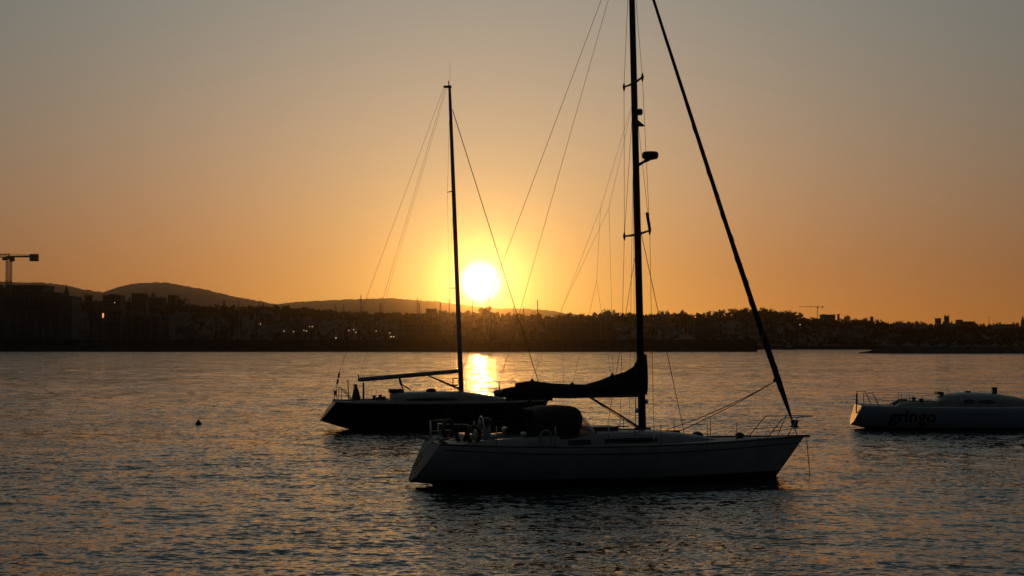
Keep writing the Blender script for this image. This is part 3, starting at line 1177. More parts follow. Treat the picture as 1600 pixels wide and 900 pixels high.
def near_yacht():
    y = place(1004, 44, R(14), "sailing_yacht", "nearest sailing yacht, pale hull with dark sail cover, black sprayhood and furled headsail")
    H = Hull([(-6.62, 1.12, 1.24, -7.30, 0.10), (-5.2, 1.52, 1.19, -5.7, -0.12), (-3.4, 1.80, 1.15, -3.6, -0.50), (-1.4, 1.90, 1.14, -1.4, -0.62), (0.5, 1.72, 1.15, 0.5, -0.62),
              (2.2, 1.28, 1.17, 2.0, -0.56), (3.9, 0.66, 1.20, 3.3, -0.45), (4.85, 0.27, 1.215, 3.95, -0.38), (5.38, 0.03, 1.225, 4.15, -0.34)], 0.5)
    H.band(None, 0.2, 10).build("hull", M['gelcoat'], y)
    H.band(0.2, 0.11, 2).build("boot_stripe", M['boot'], y)
    H.band(0.11, None, 5).build("keel_underside", M['antifoul'], y)
    transom(H, "transom", M['transom_shade'], y)
    H.deck().build("deck", M['deck'], y)
    for side in (1, -1):
        MB().tube(H.edge(0.0, side, out=-0.02, dz=0.02), 0.032, 6).build("toe_rail", M['teak'], y)
        MB().tube(H.edge(0.2, side, 0.03, 0.96, out=0.002), 0.016, 6).build("rubbing_strake", M['boot'], y)
    # coachroof
    roof = [(-3.35, 1.15, 1.10, 1.42), (-3.0, 1.2, 1.10, 1.50), (-1.5, 1.22, 1.10, 1.56), (0.0, 1.06, 1.11, 1.56), (0.9, 0.86, 1.13, 1.48), (1.7, 0.6, 1.15, 1.36), (2.35, 0.34, 1.17, 1.22)]
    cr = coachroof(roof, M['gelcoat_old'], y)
    for side in (-1, 1):
        side_window(roof, -2.75, -2.05, 0.2, 0.55, cr, side)
        side_window(roof, -1.62, 0.1, 0.22, 0.56, cr, side, taper=0.2)
        MB().tube([(-1.6, side * 0.86, 1.60), (-0.2, side * 0.82, 1.59)], 0.02, 6).build("grab_rail", M['teak'], cr)
    MB().box(-1.85, -0.95, -0.5, 0.5, 1.52, 1.66).build("hatch_garage", M['black'], y)
    hm = MB()
    hm.box(0.55, 1.1, -0.28, 0.28, 1.42, 1.52)
    hm.build("fore_hatch", M['glass'], y)
    hm = MB().lathe([(0.2, 1.20), (0.2, 1.34), (0.13, 1.42), (0.04, 1.45)], 12, (1.78, 0.0, 0.0))
    hm.build("deck_vent", M['black'], y)
    # cockpit coaming, wheel, pedestal, winches
    for side in (1, -1):
        rows = []
        for x, zz in ((-6.1, 1.20), (-5.6, 1.33), (-4.6, 1.40), (-3.6, 1.46), (-3.1, 1.46)):
            yy = H.deck_b(x)
            rows.append([(x, side * (yy - 0.28), 1.12), (x, side * (yy - 0.36), zz), (x, side * (yy - 0.58), zz), (x, side * (yy - 0.66), 1.12)])
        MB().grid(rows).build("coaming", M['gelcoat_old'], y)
        MB().lathe([(0.09, 1.40), (0.07, 1.47), (0.10, 1.56), (0.05, 1.60)], 12, (-4.1, side * 1.18, 0)).build("winch", M['steel'], y)
        MB().lathe([(0.08, 1.36), (0.06, 1.43), (0.09, 1.5), (0.04, 1.54)], 12, (-5.0, side * 1.1, 0)).build("winch", M['steel'], y)
    pd = MB()
    pd.tube([(-4.95, 0, 1.1), (-4.95, 0, 1.75)], [0.14, 0.11], 10)
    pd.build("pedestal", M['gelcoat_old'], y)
    MB().lathe([(0.16, 1.752), (0.18, 1.86), (0.1, 1.95), (0.02, 1.98)], 12, (-4.95, 0, 0)).build("compass", M['black'], y)
    wh = MB()
    wc = Vector((-5.12, 0, 1.58))
    pts = [wc + Vector((0, 0.42 * math.cos(a), 0.42 * math.sin(a))) for a in np.linspace(0, 2 * math.pi, 25)]
    wh.tube(pts, 0.018, 6)
    for a in np.linspace(0, 2 * math.pi, 7)[:-1]:
        wh.tube([wc, wc + Vector((0, 0.42 * math.cos(a), 0.42 * math.sin(a)))], 0.01, 5)
    wh.build("steering_wheel", M['steel'], y)
    MB().box(-5.75, -5.45, -0.5, 0.5, 1.1, 1.5).build("helm_seat", M['gelcoat'], y)
    # mast and rigging
    top = Vector((-0.36, 0, 17.1))
    foot = Vector((-0.02, 0, 1.5))
    mp = lambda z: foot.lerp(top, (z - foot.z) / (top.z - foot.z))
    mast = MB()
    zz = [1.5, 2.5, 6, 10, 14, 16.4, 17.1]
    mast.tube([mp(z) for z in zz], [0.125, 0.122, 0.115, 0.108, 0.1, 0.085, 0.075], 14, 0.75)
    ms = mast.build("mast", M['mast'], y)
    MB().box(-0.22, 0.2, -0.16, 0.16, 1.5, 1.6).build("mast_collar", M['black'], ms)
    rad = MB().lathe([(0.10, -0.13), (0.22, -0.10), (0.255, -0.04), (0.255, 0.07), (0.22, 0.11), (0.08, 0.125)], 18, (0.27, 0, 10.03))
    rad.build("radar_dome", M['black'], ms)
    MB().tube([(-0.12, 0, 9.72), (0.05, 0, 9.82), (0.22, 0, 9.93)], [0.05, 0.04, 0.08], 8).build("radar_bracket", M['black'], ms)
    MB().lathe([(0.05, 0), (0.09, 0.05), (0.09, 0.16), (0.05, 0.2)], 10, mp(11.28) + Vector((0.17, 0, 0))).build("steaming_light", M['black'], ms)
    d0 = mp(11.0)
    MB().add([d0 + Vector((0.08, -0.02, 0.14)), d0 + Vector((0.30, -0.09, -0.06)), d0 + Vector((0.30, 0.09, -0.06)), d0 + Vector((0.08, 0, -0.08))], [(0, 1, 2), (0, 3, 1), (0, 2, 3), (1, 3, 2)]).build("deck_light", M['black'], ms)
    MB().box(-0.44, -0.28, -0.05, 0.05, 17.1, 17.2).build("masthead_fitting", M['black'], ms)
    for k in range(3):
        MB().lathe([(0.05, 0), (0.07, 0.06), (0.04, 0.14)], 8, mp(2.05 + 0.28 * k) + Vector((-0.15 + 0.3 * (k % 2), 0, 0))).build("mast_winch", M['steel'], ms)
    tips = {}
    for z, w, nm in ((12.27, 0.88, 'u'), (7.56, 1.2, 'l')):
        for side in (1, -1):
            tip = mp(z) + Vector((-0.03, side * w, 0.03))
            MB().tube([mp(z), tip], [0.045, 0.028], 8).build("spreader", M['mast'], ms)
            MB().tube([tip + Vector((0, 0, -0.13)), tip, tip + Vector((0, 0, 0.13))], [0.018, 0.05, 0.018], 6).build("spreader_boot", M['black'], ms)
            tips[nm, side] = tip
    for side in (1, -1):
        chain = Vector((-0.22, side * 1.62, 1.15))
        w = MB()
        w.tube([mp(16.9), tips['u', side], tips['l', side], chain], 0.007, 6)
        w.build("cap_shroud", M['wire'], y)
        rope(MB(), mp(12.2), tips['l', side], 0.007).build("intermediate_shroud", M['wire'], y)
        rope(MB(), mp(7.4), Vector((-0.75, side * 1.45, 1.15)), 0.008).build("lower_shroud", M['wire'], y)
        MB().tube([chain, chain.lerp(tips['l', side], 0.055)], 0.02, 6).build("turnbuckle", M['steel'], y)
        rope(MB(), mp(9.6) + Vector((-0.1, 0, 0)), Vector((-0.35, side * 0.3, 1.6)), 0.006).build("halyard", M['rope'], y)
    a = Vector((-0.19, -0.98, 8.15))
    MB().tube([a, a.lerp(Vector((-0.13, -1.07, 7.62)), 1.0)], 0.05, 8).build("radar_reflector", M['black'], y)
    rope(MB(), mp(7.7) + Vector((0.1, 0, 0)), (1.36, 0, 1.38), 0.011).build("baby_stay", M['wire'], y)
    rope(MB(), top + Vector((-0.08, 0, 0)), (-6.5, 0.0, 1.3), 0.007).build("backstay", M['wire'], y)
    rope(MB(), top + Vector((-0.05, 0.05, 0)), (-4.6, 0, 2.82), 0.006).build("topping_lift", M['rope'], y)
    # furled headsail
    bow = Vector((5.17, 0, 1.24))
    hp = lambda t: bow.lerp(top + Vector((0.12, 0, -0.25)), t) + Vector((-0.05, 0, -0.04)) * 4 * t * (1 - t)
    ts = [0.035, 0.05, 0.075, 0.11, 0.16, 0.3, 0.5, 0.7, 0.85, 0.95]
    rr = [0.03, 0.05, 0.072, 0.097, 0.098, 0.086, 0.064, 0.05, 0.046, 0.04]
    sail = MB()
    rs = random.Random(2)
    pts, rad_ = [], []
    for i in range(60):
        t = 0.035 + 0.915 * (i / 59) ** 1.25
        pts.append(hp(t))
        rad_.append(interp(t, list(zip(ts, rr))) * rs.uniform(0.94, 1.06))
    sail.tube(pts, rad_, 10)
    fs = sail.build("furled_headsail", M['sail'], y)
    hel = []
    for i in range(150):
        t = 0.06 + 0.62 * i / 149
        a = 2 * math.pi * i / 21
        q = interp(t, list(zip(ts, rr))) * 0.98
        hel.append(hp(t) + Vector((math.cos(a) * q, math.sin(a) * q, 0)))
    MB().tube(hel, 0.017, 5).build("leech_strip", M['spar_grey'], fs)
    rope(MB(), bow, hp(0.99), 0.016).build("forestay", M['wire'], y)
    MB().lathe([(0.05, 0), (0.13, 0.02), (0.13, 0.06), (0.09, 0.08), (0.13, 0.22), (0.06, 0.25)], 12, hp(0.018)).build("furling_drum", M['canvas'], y)
    clew = hp(0.112) + Vector((-0.16, 0, 0))
    MB().tube([clew, clew + Vector((0.05, 0, 0.16))], 0.05, 6).build("clew_knot", M['rope'], y)
    rope(MB(), clew, (0.40, -1.0, 1.58), 0.013, 0.10).build("jib_sheet", M['rope'], y)
    rope(MB(), clew, (1.5, 0.95, 1.38), 0.013, 0.06).build("jib_sheet", M['rope'], y)
    # boom and sail cover
    bm = MB().tube([(-0.1, 0, 2.64), (-2.5, 0, 2.63), (-4.55, 0, 2.69), (-4.72, 0, 2.70)], [0.11, 0.115, 0.11, 0.08], 12, 0.75)
    boom = bm.build("boom", M['spar_grey'], y)
    MB().tube([(-4.55, 0, 2.76), (-4.55, 0, 2.92)], 0.02, 5).build("boom_end_pin", M['black'], boom)
    prof = [(-4.70, 2.72, 2.60, 0.06), (-4.5, 2.80, 2.56, 0.10), (-4.25, 2.87, 2.55, 0.14), (-4.06, 2.89, 2.55, 0.16), (-4.05, 3.00, 2.55, 0.17), (-3.6, 3.06, 2.55, 0.18), (-3.53, 3.13, 2.55, 0.18), (-3.46, 3.05, 2.55, 0.18), (-2.9, 2.98, 2.55, 0.18),
            (-2.34, 2.95, 2.56, 0.18), (-2.27, 3.03, 2.56, 0.18), (-2.2, 2.95, 2.56, 0.18), (-1.85, 2.94, 2.57, 0.18), (-1.4, 3.06, 2.58, 0.19), (-1.06, 3.19, 2.59, 0.19), (-0.99, 3.30, 2.59, 0.19), (-0.92, 3.22, 2.59, 0.19),
            (-0.6, 3.31, 2.60, 0.2), (-0.32, 3.46, 2.61, 0.2), (-0.2, 3.66, 2.61, 0.19), (-0.14, 3.86, 2.61, 0.18), (0.09, 3.86, 2.61, 0.17), (0.12, 3.86, 2.61, 0.15)]
    rows = []
    for x, zt, zb, w in prof:
        h = zt - zb
        rows.append([(x, -w * 0.25, zb), (x, -w * 0.8, zb + h * 0.1), (x, -w, zb + h * 0.35), (x, -w * 0.8, zb + h * 0.68), (x, -w * 0.35, zb + h * 0.93), (x, 0, zt),
                     (x, w * 0.35, zb + h * 0.93), (x, w * 0.8, zb + h * 0.68), (x, w, zb + h * 0.35), (x, w * 0.8, zb + h * 0.1), (x, w * 0.25, zb)])
    cv = MB().grid(rows, closed=True)
    cv.add(rows[0], [tuple(range(11))])
    cv.add(rows[-1], [tuple(range(11))[::-1]])
    cv.build("sail_cover", M['canvas'], y)
    # lazy jacks
    j1, j2 = Vector((-1.32, 0.1, 8.36)), Vector((-1.11, -0.1, 8.36))
    b1, b2 = Vector((-2.57, 0.15, 5.2)), Vector((-1.53, -0.15, 6.09))
    for lst in ((mp(11.85), j1, b1, (-3.53, 0.1, 3.1)), (mp(11.85), j2, (-0.99, -0.1, 3.28)), (b1, (-2.5, 0.15, 3.0)), (j1, b2, (-2.27, -0.1, 3.0)), (b2, (-1.0, 0.1, 3.25)), (j2, (-2.57, 0.15, 5.22))):
        w = MB()
        w.tube(list(lst), 0.0042, 5)
        w.build("lazy_jack", M['rope'], y)
    vg = MB().tube([(-1.72, 0, 2.55), (-1.0, 0, 2.14), (-0.16, 0, 1.62)], [0.036, 0.024, 0.04], 8)
    rope(vg, (-1.66, 0.05, 2.5), (-0.2, 0.05, 1.58), 0.012)
    vg.build("boom_vang", M['black'], y)
    sh = MB()
    for k, (dx, dy) in enumerate(((0, -0.05), (0.06, 0.05), (-0.14, 0.0), (0.16, 0.08))):
        rope(sh, (-3.62 + dx, 0, 2.56), (-3.5 + dx * 1.3, dy * 3, 1.45), 0.014)
    sh.tube([(-3.62, 0, 2.4), (-3.62, 0, 2.56)], 0.06, 6)
    sh.build("mainsheet", M['rope'], y)
    # sprayhood
    def arch(x_top, zt, x_base, w, n=14):
        pts = []
        for k in range(n + 1):
            a = math.pi * k / n
            c, s_ = math.cos(a), math.sin(a)
            yy = -w * math.copysign(abs(c) ** 0.45, c)
            f = abs(s_) ** 0.55
            pts.append((x_base + (x_top - x_base) * f, yy, 1.36 + (zt - 1.36) * f))
        return pts
    hood = MB().grid([arch(-3.66, 2.20, -4.15, 1.12), arch(-3.3, 2.285, -3.6, 1.14), arch(-2.7, 2.315, -3.0, 1.14), arch(-2.36, 2.29, -2.68, 1.12), arch(-2.22, 2.21, -2.52, 1.10), arch(-2.18, 2.08, -2.42, 1.08)])
    hood.build("sprayhood", M['canvas'], y)
    win = MB().grid([arch(-2.185, 2.11, -2.43, 1.078), arch(-1.99, 1.86, -2.1, 1.02), arch(-1.80, 1.62, -1.84, 0.95)])
    win.build("sprayhood_window", M['vinyl'], y)
    MB().tube(arch(-1.79, 1.62, -1.83, 0.96), 0.018, 6).build("sprayhood_hem", M['canvas'], y)
    for x_top, zt, xb in ((-3.66, 2.20, -4.15), (-2.7, 2.315, -3.0)):
        MB().tube([(p[0], p[1] * 0.985, p[2] - 0.012) for p in arch(x_top, zt, xb, 1.13)], 0.014, 6).build("sprayhood_bow", M['canvas'], y)
    # pulpit
    pl = MB()
    for side in (1, -1):
        pl.tube([(3.78, side * 0.66, 1.2), (4.34, side * 0.66, 1.83), (4.42, side * 0.64, 1.86), (5.2, side * 0.36, 1.88), (5.62, side * 0.14, 1.88), (5.70, 0, 1.88)], 0.017, 6)
        pl.tube([(4.62, side * 0.34, 1.2), (4.98, side * 0.44, 1.87)], 0.015, 6)
        pl.tube([(4.02, side * 0.66, 1.47), (5.1, side * 0.38, 1.53)], 0.013, 6)
    pl.build("pulpit", M['steel'], y)
    # stanchions and lifelines
    for side in (1, -1):
        xs = [-5.0, -3.3, -1.7, -0.05, 1.55, 2.65]
        for x in xs:
            b = H.deck_b(x) - 0.06
            MB().tube([(x, side * b, 1.14), (x, side * b, 1.78)], 0.013, 6).build("stanchion", M['steel'], y)
        for dz in (1.76, 1.47):
            w = MB()
            w.tube([(-6.1, side * 1.25, dz)] + [(x, side * (H.deck_b(x) - 0.06), dz) for x in xs] + [(4.2, side * 0.66, dz - 0.03)], 0.0035, 5)
            w.build("lifeline", M['wire'], y)
    # pushpit
    pp_ = MB()
    for side in (1, -1):
        pp_.tube([(-5.55, side * 1.36, 1.2), (-5.75, side * 1.34, 1.80), (-5.85, side * 1.32, 1.84), (-6.45, side * 1.05, 1.84), (-6.55, side * 0.6, 1.84)], 0.016, 6)
        pp_.tube([(-6.5, side * 1.0, 1.22), (-6.47, side * 1.02, 1.84)], 0.015, 6)
        pp_.tube([(-6.52, side * 0.55, 1.22), (-6.55, side * 0.6, 1.84)], 0.015, 6)
        pp_.tube([(-5.68, side * 1.35, 1.52), (-6.48, side * 1.03, 1.52)], 0.012, 6)
    pp_.build("pushpit", M['steel'], y)
    ld = MB()
    for dy in (-0.16, 0.16):
        ld.tube([(-6.5, dy - 0.3, 1.45), (-6.72, dy - 0.3, 1.30), (-7.22, dy - 0.3, 0.55)], 0.018, 6)
    for k in range(4):
        t = k / 3
        p = Vector((-6.75, 0, 1.25)).lerp(Vector((-7.2, 0, 0.58)), t)
        ld.tube([(p.x, -0.46, p.z), (p.x, -0.14, p.z)], 0.016, 6)
    ld.build("boarding_ladder", M['steel'], y)
    MB().tube([(-6.35, -0.9, 1.25), (-6.55, -0.9, 1.36)], 0.05, 6).build("stern_cleat", M['black'], y)
    # bow roller, cleats, line hanging from the bow
    MB().box(4.9, 5.55, -0.09, 0.09, 1.215, 1.30).build("bow_roller", M['steel'], y)
    MB().lathe([(0.12, 1.2), (0.12, 1.3), (0.16, 1.33), (0.05, 1.4)], 12, (3.2, 0, 0)).build("windlass", M['black'], y)
    MB().tube([(5.48, 0, 1.2), (5.53, 0, 0.6), (5.6, 0, -0.15)], 0.014, 6).build("mooring_line", M['rope'], y)
    for side in (1, -1):
        MB().tube([(3.5, side * 0.7, 1.24), (3.75, side * 0.62, 1.24)], 0.03, 6).build("mooring_cleat", M['steel'], y)
    return y


yn = near_yacht()
YN = Matrix.LocRotScale(yn.location, yn.rotation_euler, None)


def horseshoe(loc, tilt, label, mat, r=0.2, gap=0.9, tube=0.062):
    o = MB().torus((0, 0, 0), r * 0.9, r * 1.15, tube, -math.pi / 2 + gap / 2, 1.5 * math.pi - gap / 2, 22).build("lifebuoy", mat)
    o.location = YN @ Vector(loc)
    o.rotation_euler = (0, 0, yn.rotation_euler.z + tilt)
    tag(o, label, "lifebuoy")
    return o


horseshoe((-6.36, -1.18, 1.72), 0.5, "brownish horseshoe lifebuoy hung aftmost on the stern rail of the nearest yacht", M['buoyfoam'], 0.21)
horseshoe((-6.0, -1.34, 1.58), 0.3, "second dark lifebuoy on the stern rail, forward of the brownish one", M['canvas'], 0.19)
horseshoe((-5.66, -1.45, 1.56), 0.0, "lifebuoy at the front end of the nearest yacht's stern rail", M['buoyfoam'], 0.2)
horseshoe((-3.55, -1.62, 1.42), 0.1, "grey ring hung beside the black sprayhood of the nearest yacht", M['gelcoat_old'], 0.2, gap=0.0, tube=0.035)


# ------------------------------------------------------------------ middle yacht
def middle_yacht():
    y = place(721, 71, R(10), "sailing_yacht", "middle sailing yacht, dark hull and bare tall mast in front of the low sun")
    H = Hull([(-6.30, 1.35, 1.32, -6.98, 0.42), (-5.2, 1.62, 1.28, -5.7, 0.02), (-3.2, 1.80, 1.25, -3.4, -0.38), (-1.2, 1.82, 1.24, -1.2, -0.5), (0.8, 1.55, 1.24, 0.8, -0.5), (2.4, 1.05, 1.25, 2.3, -0.45), (3.6, 0.5, 1.27, 3.3, -0.4), (4.4, 0.03, 1.29, 3.8, -0.36)], 0.5)
    H.band(None, 0.1, 8).build("hull", M['navy'], y)
    H.band(0.1, None, 5).build("keel_underside", M['antifoul'], y)
    transom(H, "transom", M['gelcoat_old'], y)
    H.deck(0.06).build("deck", M['deck'], y)
    for side in (1, -1):
        MB().tube(H.edge(0.0, side, out=-0.015, dz=0.03), 0.05, 6).build("toe_rail", M['gelcoat_old'], y)
    roof = [(-3.5, 0.95, 1.2, 1.72), (-3.2, 1.0, 1.2, 1.78), (-1.6, 1.05, 1.2, 1.82), (0.0, 0.95, 1.21, 1.80), (0.9, 0.82, 1.22, 1.68), (1.8, 0.6, 1.23, 1.52), (2.7, 0.34, 1.25, 1.36)]
    cr = coachroof(roof, M['gelcoat_old'], y)
    for side in (1, -1):
        side_window(roof, -2.9, -0.3, 0.28, 0.5, cr, side, taper=0.6)
    MB().box(-3.6, -2.9, -0.42, 0.42, 1.74, 1.93).build("companion_hatch", M['black'], y)
    MB().lathe([(0.26, 1.8), (0.24, 1.9), (0.12, 1.96), (0.02, 1.97)], 12, (-1.55, -0.3, 0)).build("sail_bag", M['canvas'], y)
    # cockpit gear
    for side in (1, -1):
        rows = [[(x, side * (H.deck_b(x) - 0.3), 1.22), (x, side * (H.deck_b(x) - 0.36), 1.42), (x, side * (H.deck_b(x) - 0.6), 1.42), (x, side * (H.deck_b(x) - 0.66), 1.22)] for x in (-5.4, -4.5, -3.5)]
        MB().grid(rows).build("coaming", M['gelcoat_old'], y)
        MB().lathe([(0.09, 1.4), (0.07, 1.48), (0.11, 1.58), (0.05, 1.62)], 10, (-3.95, side * 1.1, 0)).build("winch", M['black'], y)
        MB().lathe([(0.09, 1.4), (0.07, 1.46), (0.1, 1.54), (0.05, 1.58)], 10, (-4.25, side * 1.1, 0)).build("winch", M['black'], y)
        wc = Vector((-5.3, side * 0.62, 1.75))
        pts = [wc + Vector((0.06 * math.sin(a), 0.42 * math.cos(a), 0.42 * math.sin(a))) for a in np.linspace(0, 2 * math.pi, 21)]
        w = MB().tube(pts, 0.018, 6)
        w.tube([wc - Vector((0, 0, 0.42)), wc + Vector((0, 0, 0.42))], 0.012, 5)
        w.tube([wc - Vector((0, 0.42, 0)), wc + Vector((0, 0.42, 0))], 0.012, 5)
        w.build("steering_wheel", M['black'], y)
    MB().lathe([(0.2, 1.22), (0.22, 1.5), (0.14, 1.85), (0.07, 2.0), (0.05, 2.12), (0.02, 2.2)], 10, (-5.22, 0, 0)).build("binnacle", M['black'], y)
    MB().tube([(-4.85, 0.1, 1.25), (-4.86, 0.1, 2.25)], [0.05, 0.04], 6).build("flagstaff", M['black'], y)
    MB().tube([(-5.55, 0.5, 1.25), (-5.6, 0.5, 2.35)], 0.025, 6).build("danbuoy", M['black'], y)
    # mast
    foot, top = Vector((0, 0, 1.75)), Vector((-0.62, 0, 17.12))
    mp = lambda z: foot.lerp(top, (z - foot.z) / (top.z - foot.z))
    ms = MB().tube([mp(z) for z in (1.75, 4, 9, 13, 16, 17.12)], [0.125, 0.12, 0.11, 0.095, 0.08, 0.065], 12, 0.75).build("mast", M['spar_grey'], y)
    MB().box(-0.92, -0.52, -0.03, 0.03, 16.98, 17.1).build("masthead_crane", M['black'], ms)
    MB().tube([(-0.66, 0, 17.1), (-0.66, 0, 17.35)], 0.025, 5).build("wind_vane", M['black'], ms)
    MB().tube([(-0.6, 0, 17.1), (-0.6, 0, 18.3)], 0.005, 4).build("antenna", M['black'], ms)
    MB().tube([(-0.18, 0, 2.1), (-0.42, 0, 2.1), (-0.42, 0, 2.45), (-0.18, 0, 2.45)], 0.035, 5).build("gooseneck_bracket", M['black'], ms)
    for z, w_ in ((11.8, 0.95), (6.95, 1.25)):
        for side in (1, -1):
            MB().tube([mp(z), mp(z) + Vector((-w_ * 0.2, side * w_, 0.04))], [0.03, 0.02], 6).build("spreader", M['spar_grey'], ms)
    for side in (1, -1):
        t1 = mp(11.8) + Vector((-0.19, side * 0.95, 0.04))
        t2 = mp(6.95) + Vector((-0.25, side * 1.25, 0.04))
        MB().tube([mp(16.6), t1, t2, Vector((-0.3, side * 1.6, 1.26))], 0.006, 5).build("cap_shroud", M['wire'], y)
        rope(MB(), mp(6.85), (-0.3, side * 1.45, 1.26), 0.006).build("lower_shroud", M['wire'], y)
        rope(MB(), mp(11.7), t2, 0.006).build("intermediate_shroud", M['wire'], y)
    rope(MB(), mp(15.9) + Vector((0.1, 0, 0)), (4.2, 0, 1.35), 0.019).build("forestay", M['wire'], y)
    bk = Vector((-0.9, 0, 17.0))
    rope(MB(), bk, (-6.0, 0, 2.95), 0.007).build("backstay", M['wire'], y)
    tk = MB()
    rope(tk, (-6.0, 0, 2.95), (-6.3, 0.0, 1.4), 0.012)
    for z_, x_ in ((2.62, -6.07), (2.3, -6.13), (1.75, -6.24)):
        tk.tube([(x_ - 0.02, 0, z_ - 0.12), (x_ + 0.02, 0, z_ + 0.12)], 0.05, 6)
    tk.build("backstay_tackle", M['black'], y)
    rope(MB(), bk + Vector((0.08, 0.02, 0)), (-5.05, 0, 2.5), 0.0065).build("topping_lift", M['rope'], y)
    rope(MB(), bk + Vector((0.15, -0.04, 0)), (-4.9, 0, 2.5), 0.005).build("main_halyard", M['rope'], y)
    # boom
    bm = MB().tube([(-0.16, 0, 2.80), (-0.22, 0, 2.80), (-2.6, 0, 2.60), (-5.0, 0, 2.40), (-5.14, 0, 2.38)], [0.06, 0.10, 0.115, 0.11, 0.07], 10, 0.8).build("boom", M['spar_grey'], y)
    MB().tube([(-5.1, 0, 2.4), (-5.12, 0, 2.68)], 0.025, 5).build("boom_end_pin", M['black'], bm)
    vg = MB().tube([(-1.7, 0, 2.6), (-0.9, 0, 2.26), (-0.12, 0, 1.92)], [0.03, 0.05, 0.06], 8)
    vg.build("boom_vang", M['black'], y)
    s_ = MB()
    s_.tube([(-3.12, 0, 2.5), (-3.05, 0, 2.2), (-2.9, 0, 1.95)], 0.035, 6)
    s_.tube([(-3.08, 0, 2.5), (-2.95, 0.1, 2.15), (-2.5, 0.1, 1.86)], 0.03, 6)
    s_.build("mainsheet", M['black'], y)
    # pushpit and pulpit
    for side in (1, -1):
        p_ = MB()
        p_.tube([(-6.2, side * 1.2, 1.3), (-6.25, side * 1.2, 1.95), (-5.9, side * 1.35, 1.97), (-5.35, side * 1.55, 1.3)], 0.02, 6)
        p_.tube([(-6.0, side * 1.3, 1.3), (-6.0, side * 1.3, 1.95)], 0.016, 6)
        p_.build("pushpit", M['steel'], y)
        for x in (-4.1, -3.7, -2.2, -0.6, 1.0, 2.4):
            b = H.deck_b(x) - 0.05
            if x == -3.7:
                continue
            MB().tube([(x, side * b, 1.25), (x, side * b, 1.86 if x < -2 else 1.80)], 0.012, 5).build("stanchion", M['steel'], y)
        w = MB()
        w.tube([(-5.9, side * 1.35, 1.6)] + [(x, side * (H.deck_b(x) - 0.05), 1.55) for x in (-4.1, -2.2, -0.6, 1.0, 2.4)] + [(3.5, side * 0.5, 1.55)], 0.006, 4)
        w.build("lifeline", M['wire'], y)
    pl = MB()
    for side in (1, -1):
        pl.tube([(3.3, side * 0.5, 1.28), (3.6, side * 0.45, 1.62), (4.4, side * 0.12, 1.62), (4.5, 0, 1.62)], 0.02, 6)
    pl.build("pulpit", M['steel'], y)
    MB().box(3.9, 4.62, -0.12, 0.12, 1.30, 1.44).build("bow_roller", M['black'], y)
    tb = MB().tube([(2.2, -0.55, 1.42), (4.2, -0.12, 1.46)], [0.13, 0.09], 8)
    tb.build("spinnaker_pole", M['canvas'], y)
    return y


middle_yacht()


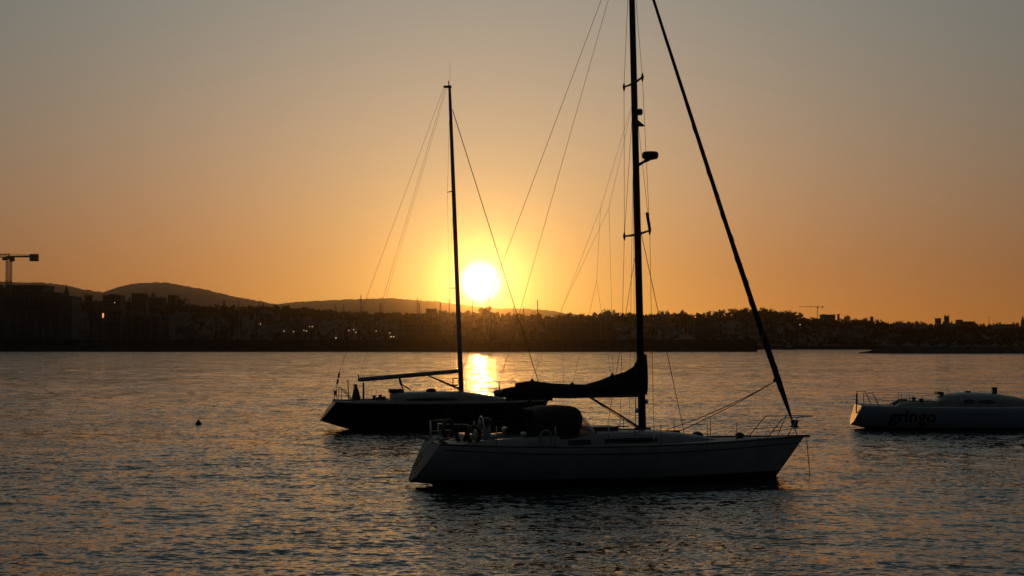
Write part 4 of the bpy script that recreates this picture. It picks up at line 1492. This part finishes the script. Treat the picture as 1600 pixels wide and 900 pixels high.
# ------------------------------------------------------------------ lettered racing yacht on the right
def racing_yacht():
    y = place(1440, 70.5, R(-6), "sailing_yacht", "pale racing yacht lettered gringo, without a mast, cut by the right frame edge")
    H = Hull([(-3.12, 1.25, 1.14, -3.52, 0.16), (-2.2, 1.5, 1.12, -2.3, -0.10), (-0.5, 1.74, 1.09, -0.5, -0.32), (1.6, 1.86, 1.07, 1.6, -0.42), (3.6, 1.72, 1.07, 3.6, -0.42), (5.4, 1.2, 1.09, 5.4, -0.38), (7.0, 0.55, 1.12, 6.9, -0.34), (8.1, 0.03, 1.15, 7.9, -0.3)], 0.42)
    hull = H.band(None, 0.1, 9).build("hull", M['gelcoat_clean'], y)
    H.band(0.1, None, 4).build("keel_underside", M['antifoul'], y)
    transom(H, "transom", M['gelcoat_clean'], y)
    H.deck(0.06).build("deck", M['deck'], y)
    roof = [(0.55, 0.9, 1.04, 1.36), (0.75, 0.98, 1.04, 1.56), (1.05, 1.02, 1.04, 1.70), (1.8, 1.05, 1.04, 1.78), (2.6, 1.02, 1.04, 1.78), (3.5, 0.92, 1.05, 1.72), (4.4, 0.72, 1.06, 1.58), (5.2, 0.5, 1.08, 1.38), (5.9, 0.3, 1.1, 1.2)]
    cr = coachroof(roof, M['gelcoat_old'], y, shoulder=0.72)
    for side in (1, -1):
        side_window(roof, 1.75, 2.32, 0.26, 0.56, cr, side, M['cabin_pane'], taper=0.5)
        side_window(roof, 2.46, 3.3, 0.26, 0.56, cr, side, M['cabin_pane'], taper=0.75)
    MB().box(3.34, 3.56, -0.12, 0.12, 1.70, 2.03).build("mast_step_stub", M['black'], y)
    MB().box(0.66, 0.95, -0.4, 0.4, 1.66, 1.80).build("companion_hatch", M['black'], y)
    for side in (1, -1):
        rows = [[(x, side * (w + 0.0), 1.08), (x, side * (w - 0.05), z), (x, side * (w - 0.3), z), (x, side * (w - 0.35), 1.08)] for x, w, z in ((-1.5, 1.2, 1.12), (-1.2, 1.22, 1.28), (-0.3, 1.22, 1.32), (0.6, 1.18, 1.34))]
        MB().grid(rows).build("coaming", M['gelcoat_old'], y)
        MB().lathe([(0.1, 1.3), (0.08, 1.38), (0.12, 1.46), (0.05, 1.5)], 10, (-0.25, side * 1.05, 0)).build("winch", M['black'], y)
    MB().tube([(-1.55, -0.9, 1.15), (-1.3, -0.9, 1.42), (-0.9, -0.9, 1.42)], 0.05, 6).build("tiller_bar", M['black'], y)
    for side in (1, -1):
        p_ = MB()
        p_.tube([(-3.0, side * 1.15, 1.12), (-3.02, side * 1.15, 1.76), (-2.6, side * 1.3, 1.76), (-2.3, side * 1.4, 1.12)], 0.022, 6)
        p_.build("pushpit", M['steel'], y)
        for x in (-0.9, -0.75, 1.5, 3.4, 5.2):
            MB().tube([(x, side * (H.deck_b(x) - 0.06), 1.07), (x, side * (H.deck_b(x) - 0.06), 1.70 if x < 0 else 1.62)], 0.013, 5).build("stanchion", M['steel'], y)
        for zz in (1.42, 1.70):
            MB().tube([(-2.45, side * 1.35, zz)] + [(x, side * (H.deck_b(x) - 0.06), zz - (0.1 if x > 0 else 0)) for x in (-0.9, 1.5, 3.4)], 0.007 if zz > 1.5 else 0.012, 4).build("lifeline", M['wire'], y)
    MB().tube([(-3.3, -0.6, 0.75), (-3.28, -0.62, 1.72)], 0.03, 6).build("outboard_bracket", M['black'], y)
    MB().box(-0.1, 0.1, -0.35, 0.35, 1.10, 1.34).build("traveller", M['black'], y)
    MB().box(2.05, 2.3, -0.2, 0.2, 1.775, 1.84).build("deck_organiser", M['black'], y)
    # the boat's name on the topsides
    def word(txt, mat, x0, size):
        cu = bpy.data.curves.new("lettering", 'FONT')
        cu.body = txt
        cu.size = size
        cu.offset = 0.022
        cu.resolution_u = 4
        tmp = bpy.data.objects.new("lettering", cu)
        COL.objects.link(tmp)
        dg = bpy.context.evaluated_depsgraph_get()
        dg.update()
        me = bpy.data.meshes.new_from_object(tmp.evaluated_get(dg))
        bpy.data.objects.remove(tmp)
        bm_ = bmesh.new()
        bm_.from_mesh(me)
        bmesh.ops.triangulate(bm_, faces=bm_.faces)
        bmesh.ops.subdivide_edges(bm_, edges=[e for e in bm_.edges if e.calc_length() > 0.12], cuts=2)
        wmax = max(v.co.x for v in bm_.verts)
        zb = 0.37
        for v in bm_.verts:
            X, Z = x0 + v.co.x, zb + v.co.y
            v.co = (X, -(H.half_at(X, Z) + 0.006), Z)
        bm_.normal_update()
        bm_.to_mesh(me)
        bm_.free()
        me.materials.clear()
        link("lettering", me, mat, y)
        return x0 + wmax
    xe = word("grin", M['blackvinyl'], -1.82, 0.86)
    word("go", M['red'], xe + 0.05, 0.86)
    return y


racing_yacht()

# ------------------------------------------------------------------ buoy
Yb = 73.5
by = thing("mooring_buoy", "small dark cone topped mooring buoy floating alone on the left", "buoy", (east(311.5, Yb), Yb, -0.02), 0)
MB().lathe([(0.05, -0.12), (0.17, -0.05), (0.175, 0.05), (0.13, 0.13), (0.07, 0.2), (0.05, 0.24)], 14).build("float", M['black'], by)
MB().torus((0, 0, 0.275), 0.035, 0.035, 0.012, n=12).build("mooring_eye", M['steel'], by)

# ------------------------------------------------------------------ haze
HAZE_DENSITY = 8.5e-5
hz = MB().box(-7200, 7200, -900, 7200, -1.8, 420)
hm = bpy.data.materials.new("haze_air")
hm.use_nodes = True
nt = hm.node_tree
for n in list(nt.nodes):
    if n.type != 'OUTPUT_MATERIAL':
        nt.nodes.remove(n)
pv = nt.nodes.new("ShaderNodeVolumePrincipled")
pv.inputs["Color"].default_value = (0.97, 0.82, 0.6, 1)
pv.inputs["Density"].default_value = HAZE_DENSITY
pv.inputs["Anisotropy"].default_value = 0.975
nt.links.new(pv.outputs[0], [n for n in nt.nodes if n.type == 'OUTPUT_MATERIAL'][0].inputs["Volume"])
ho = hz.build("haze", hm)
tag(ho, "faint warm evening haze over the harbour", "haze", kind='stuff')
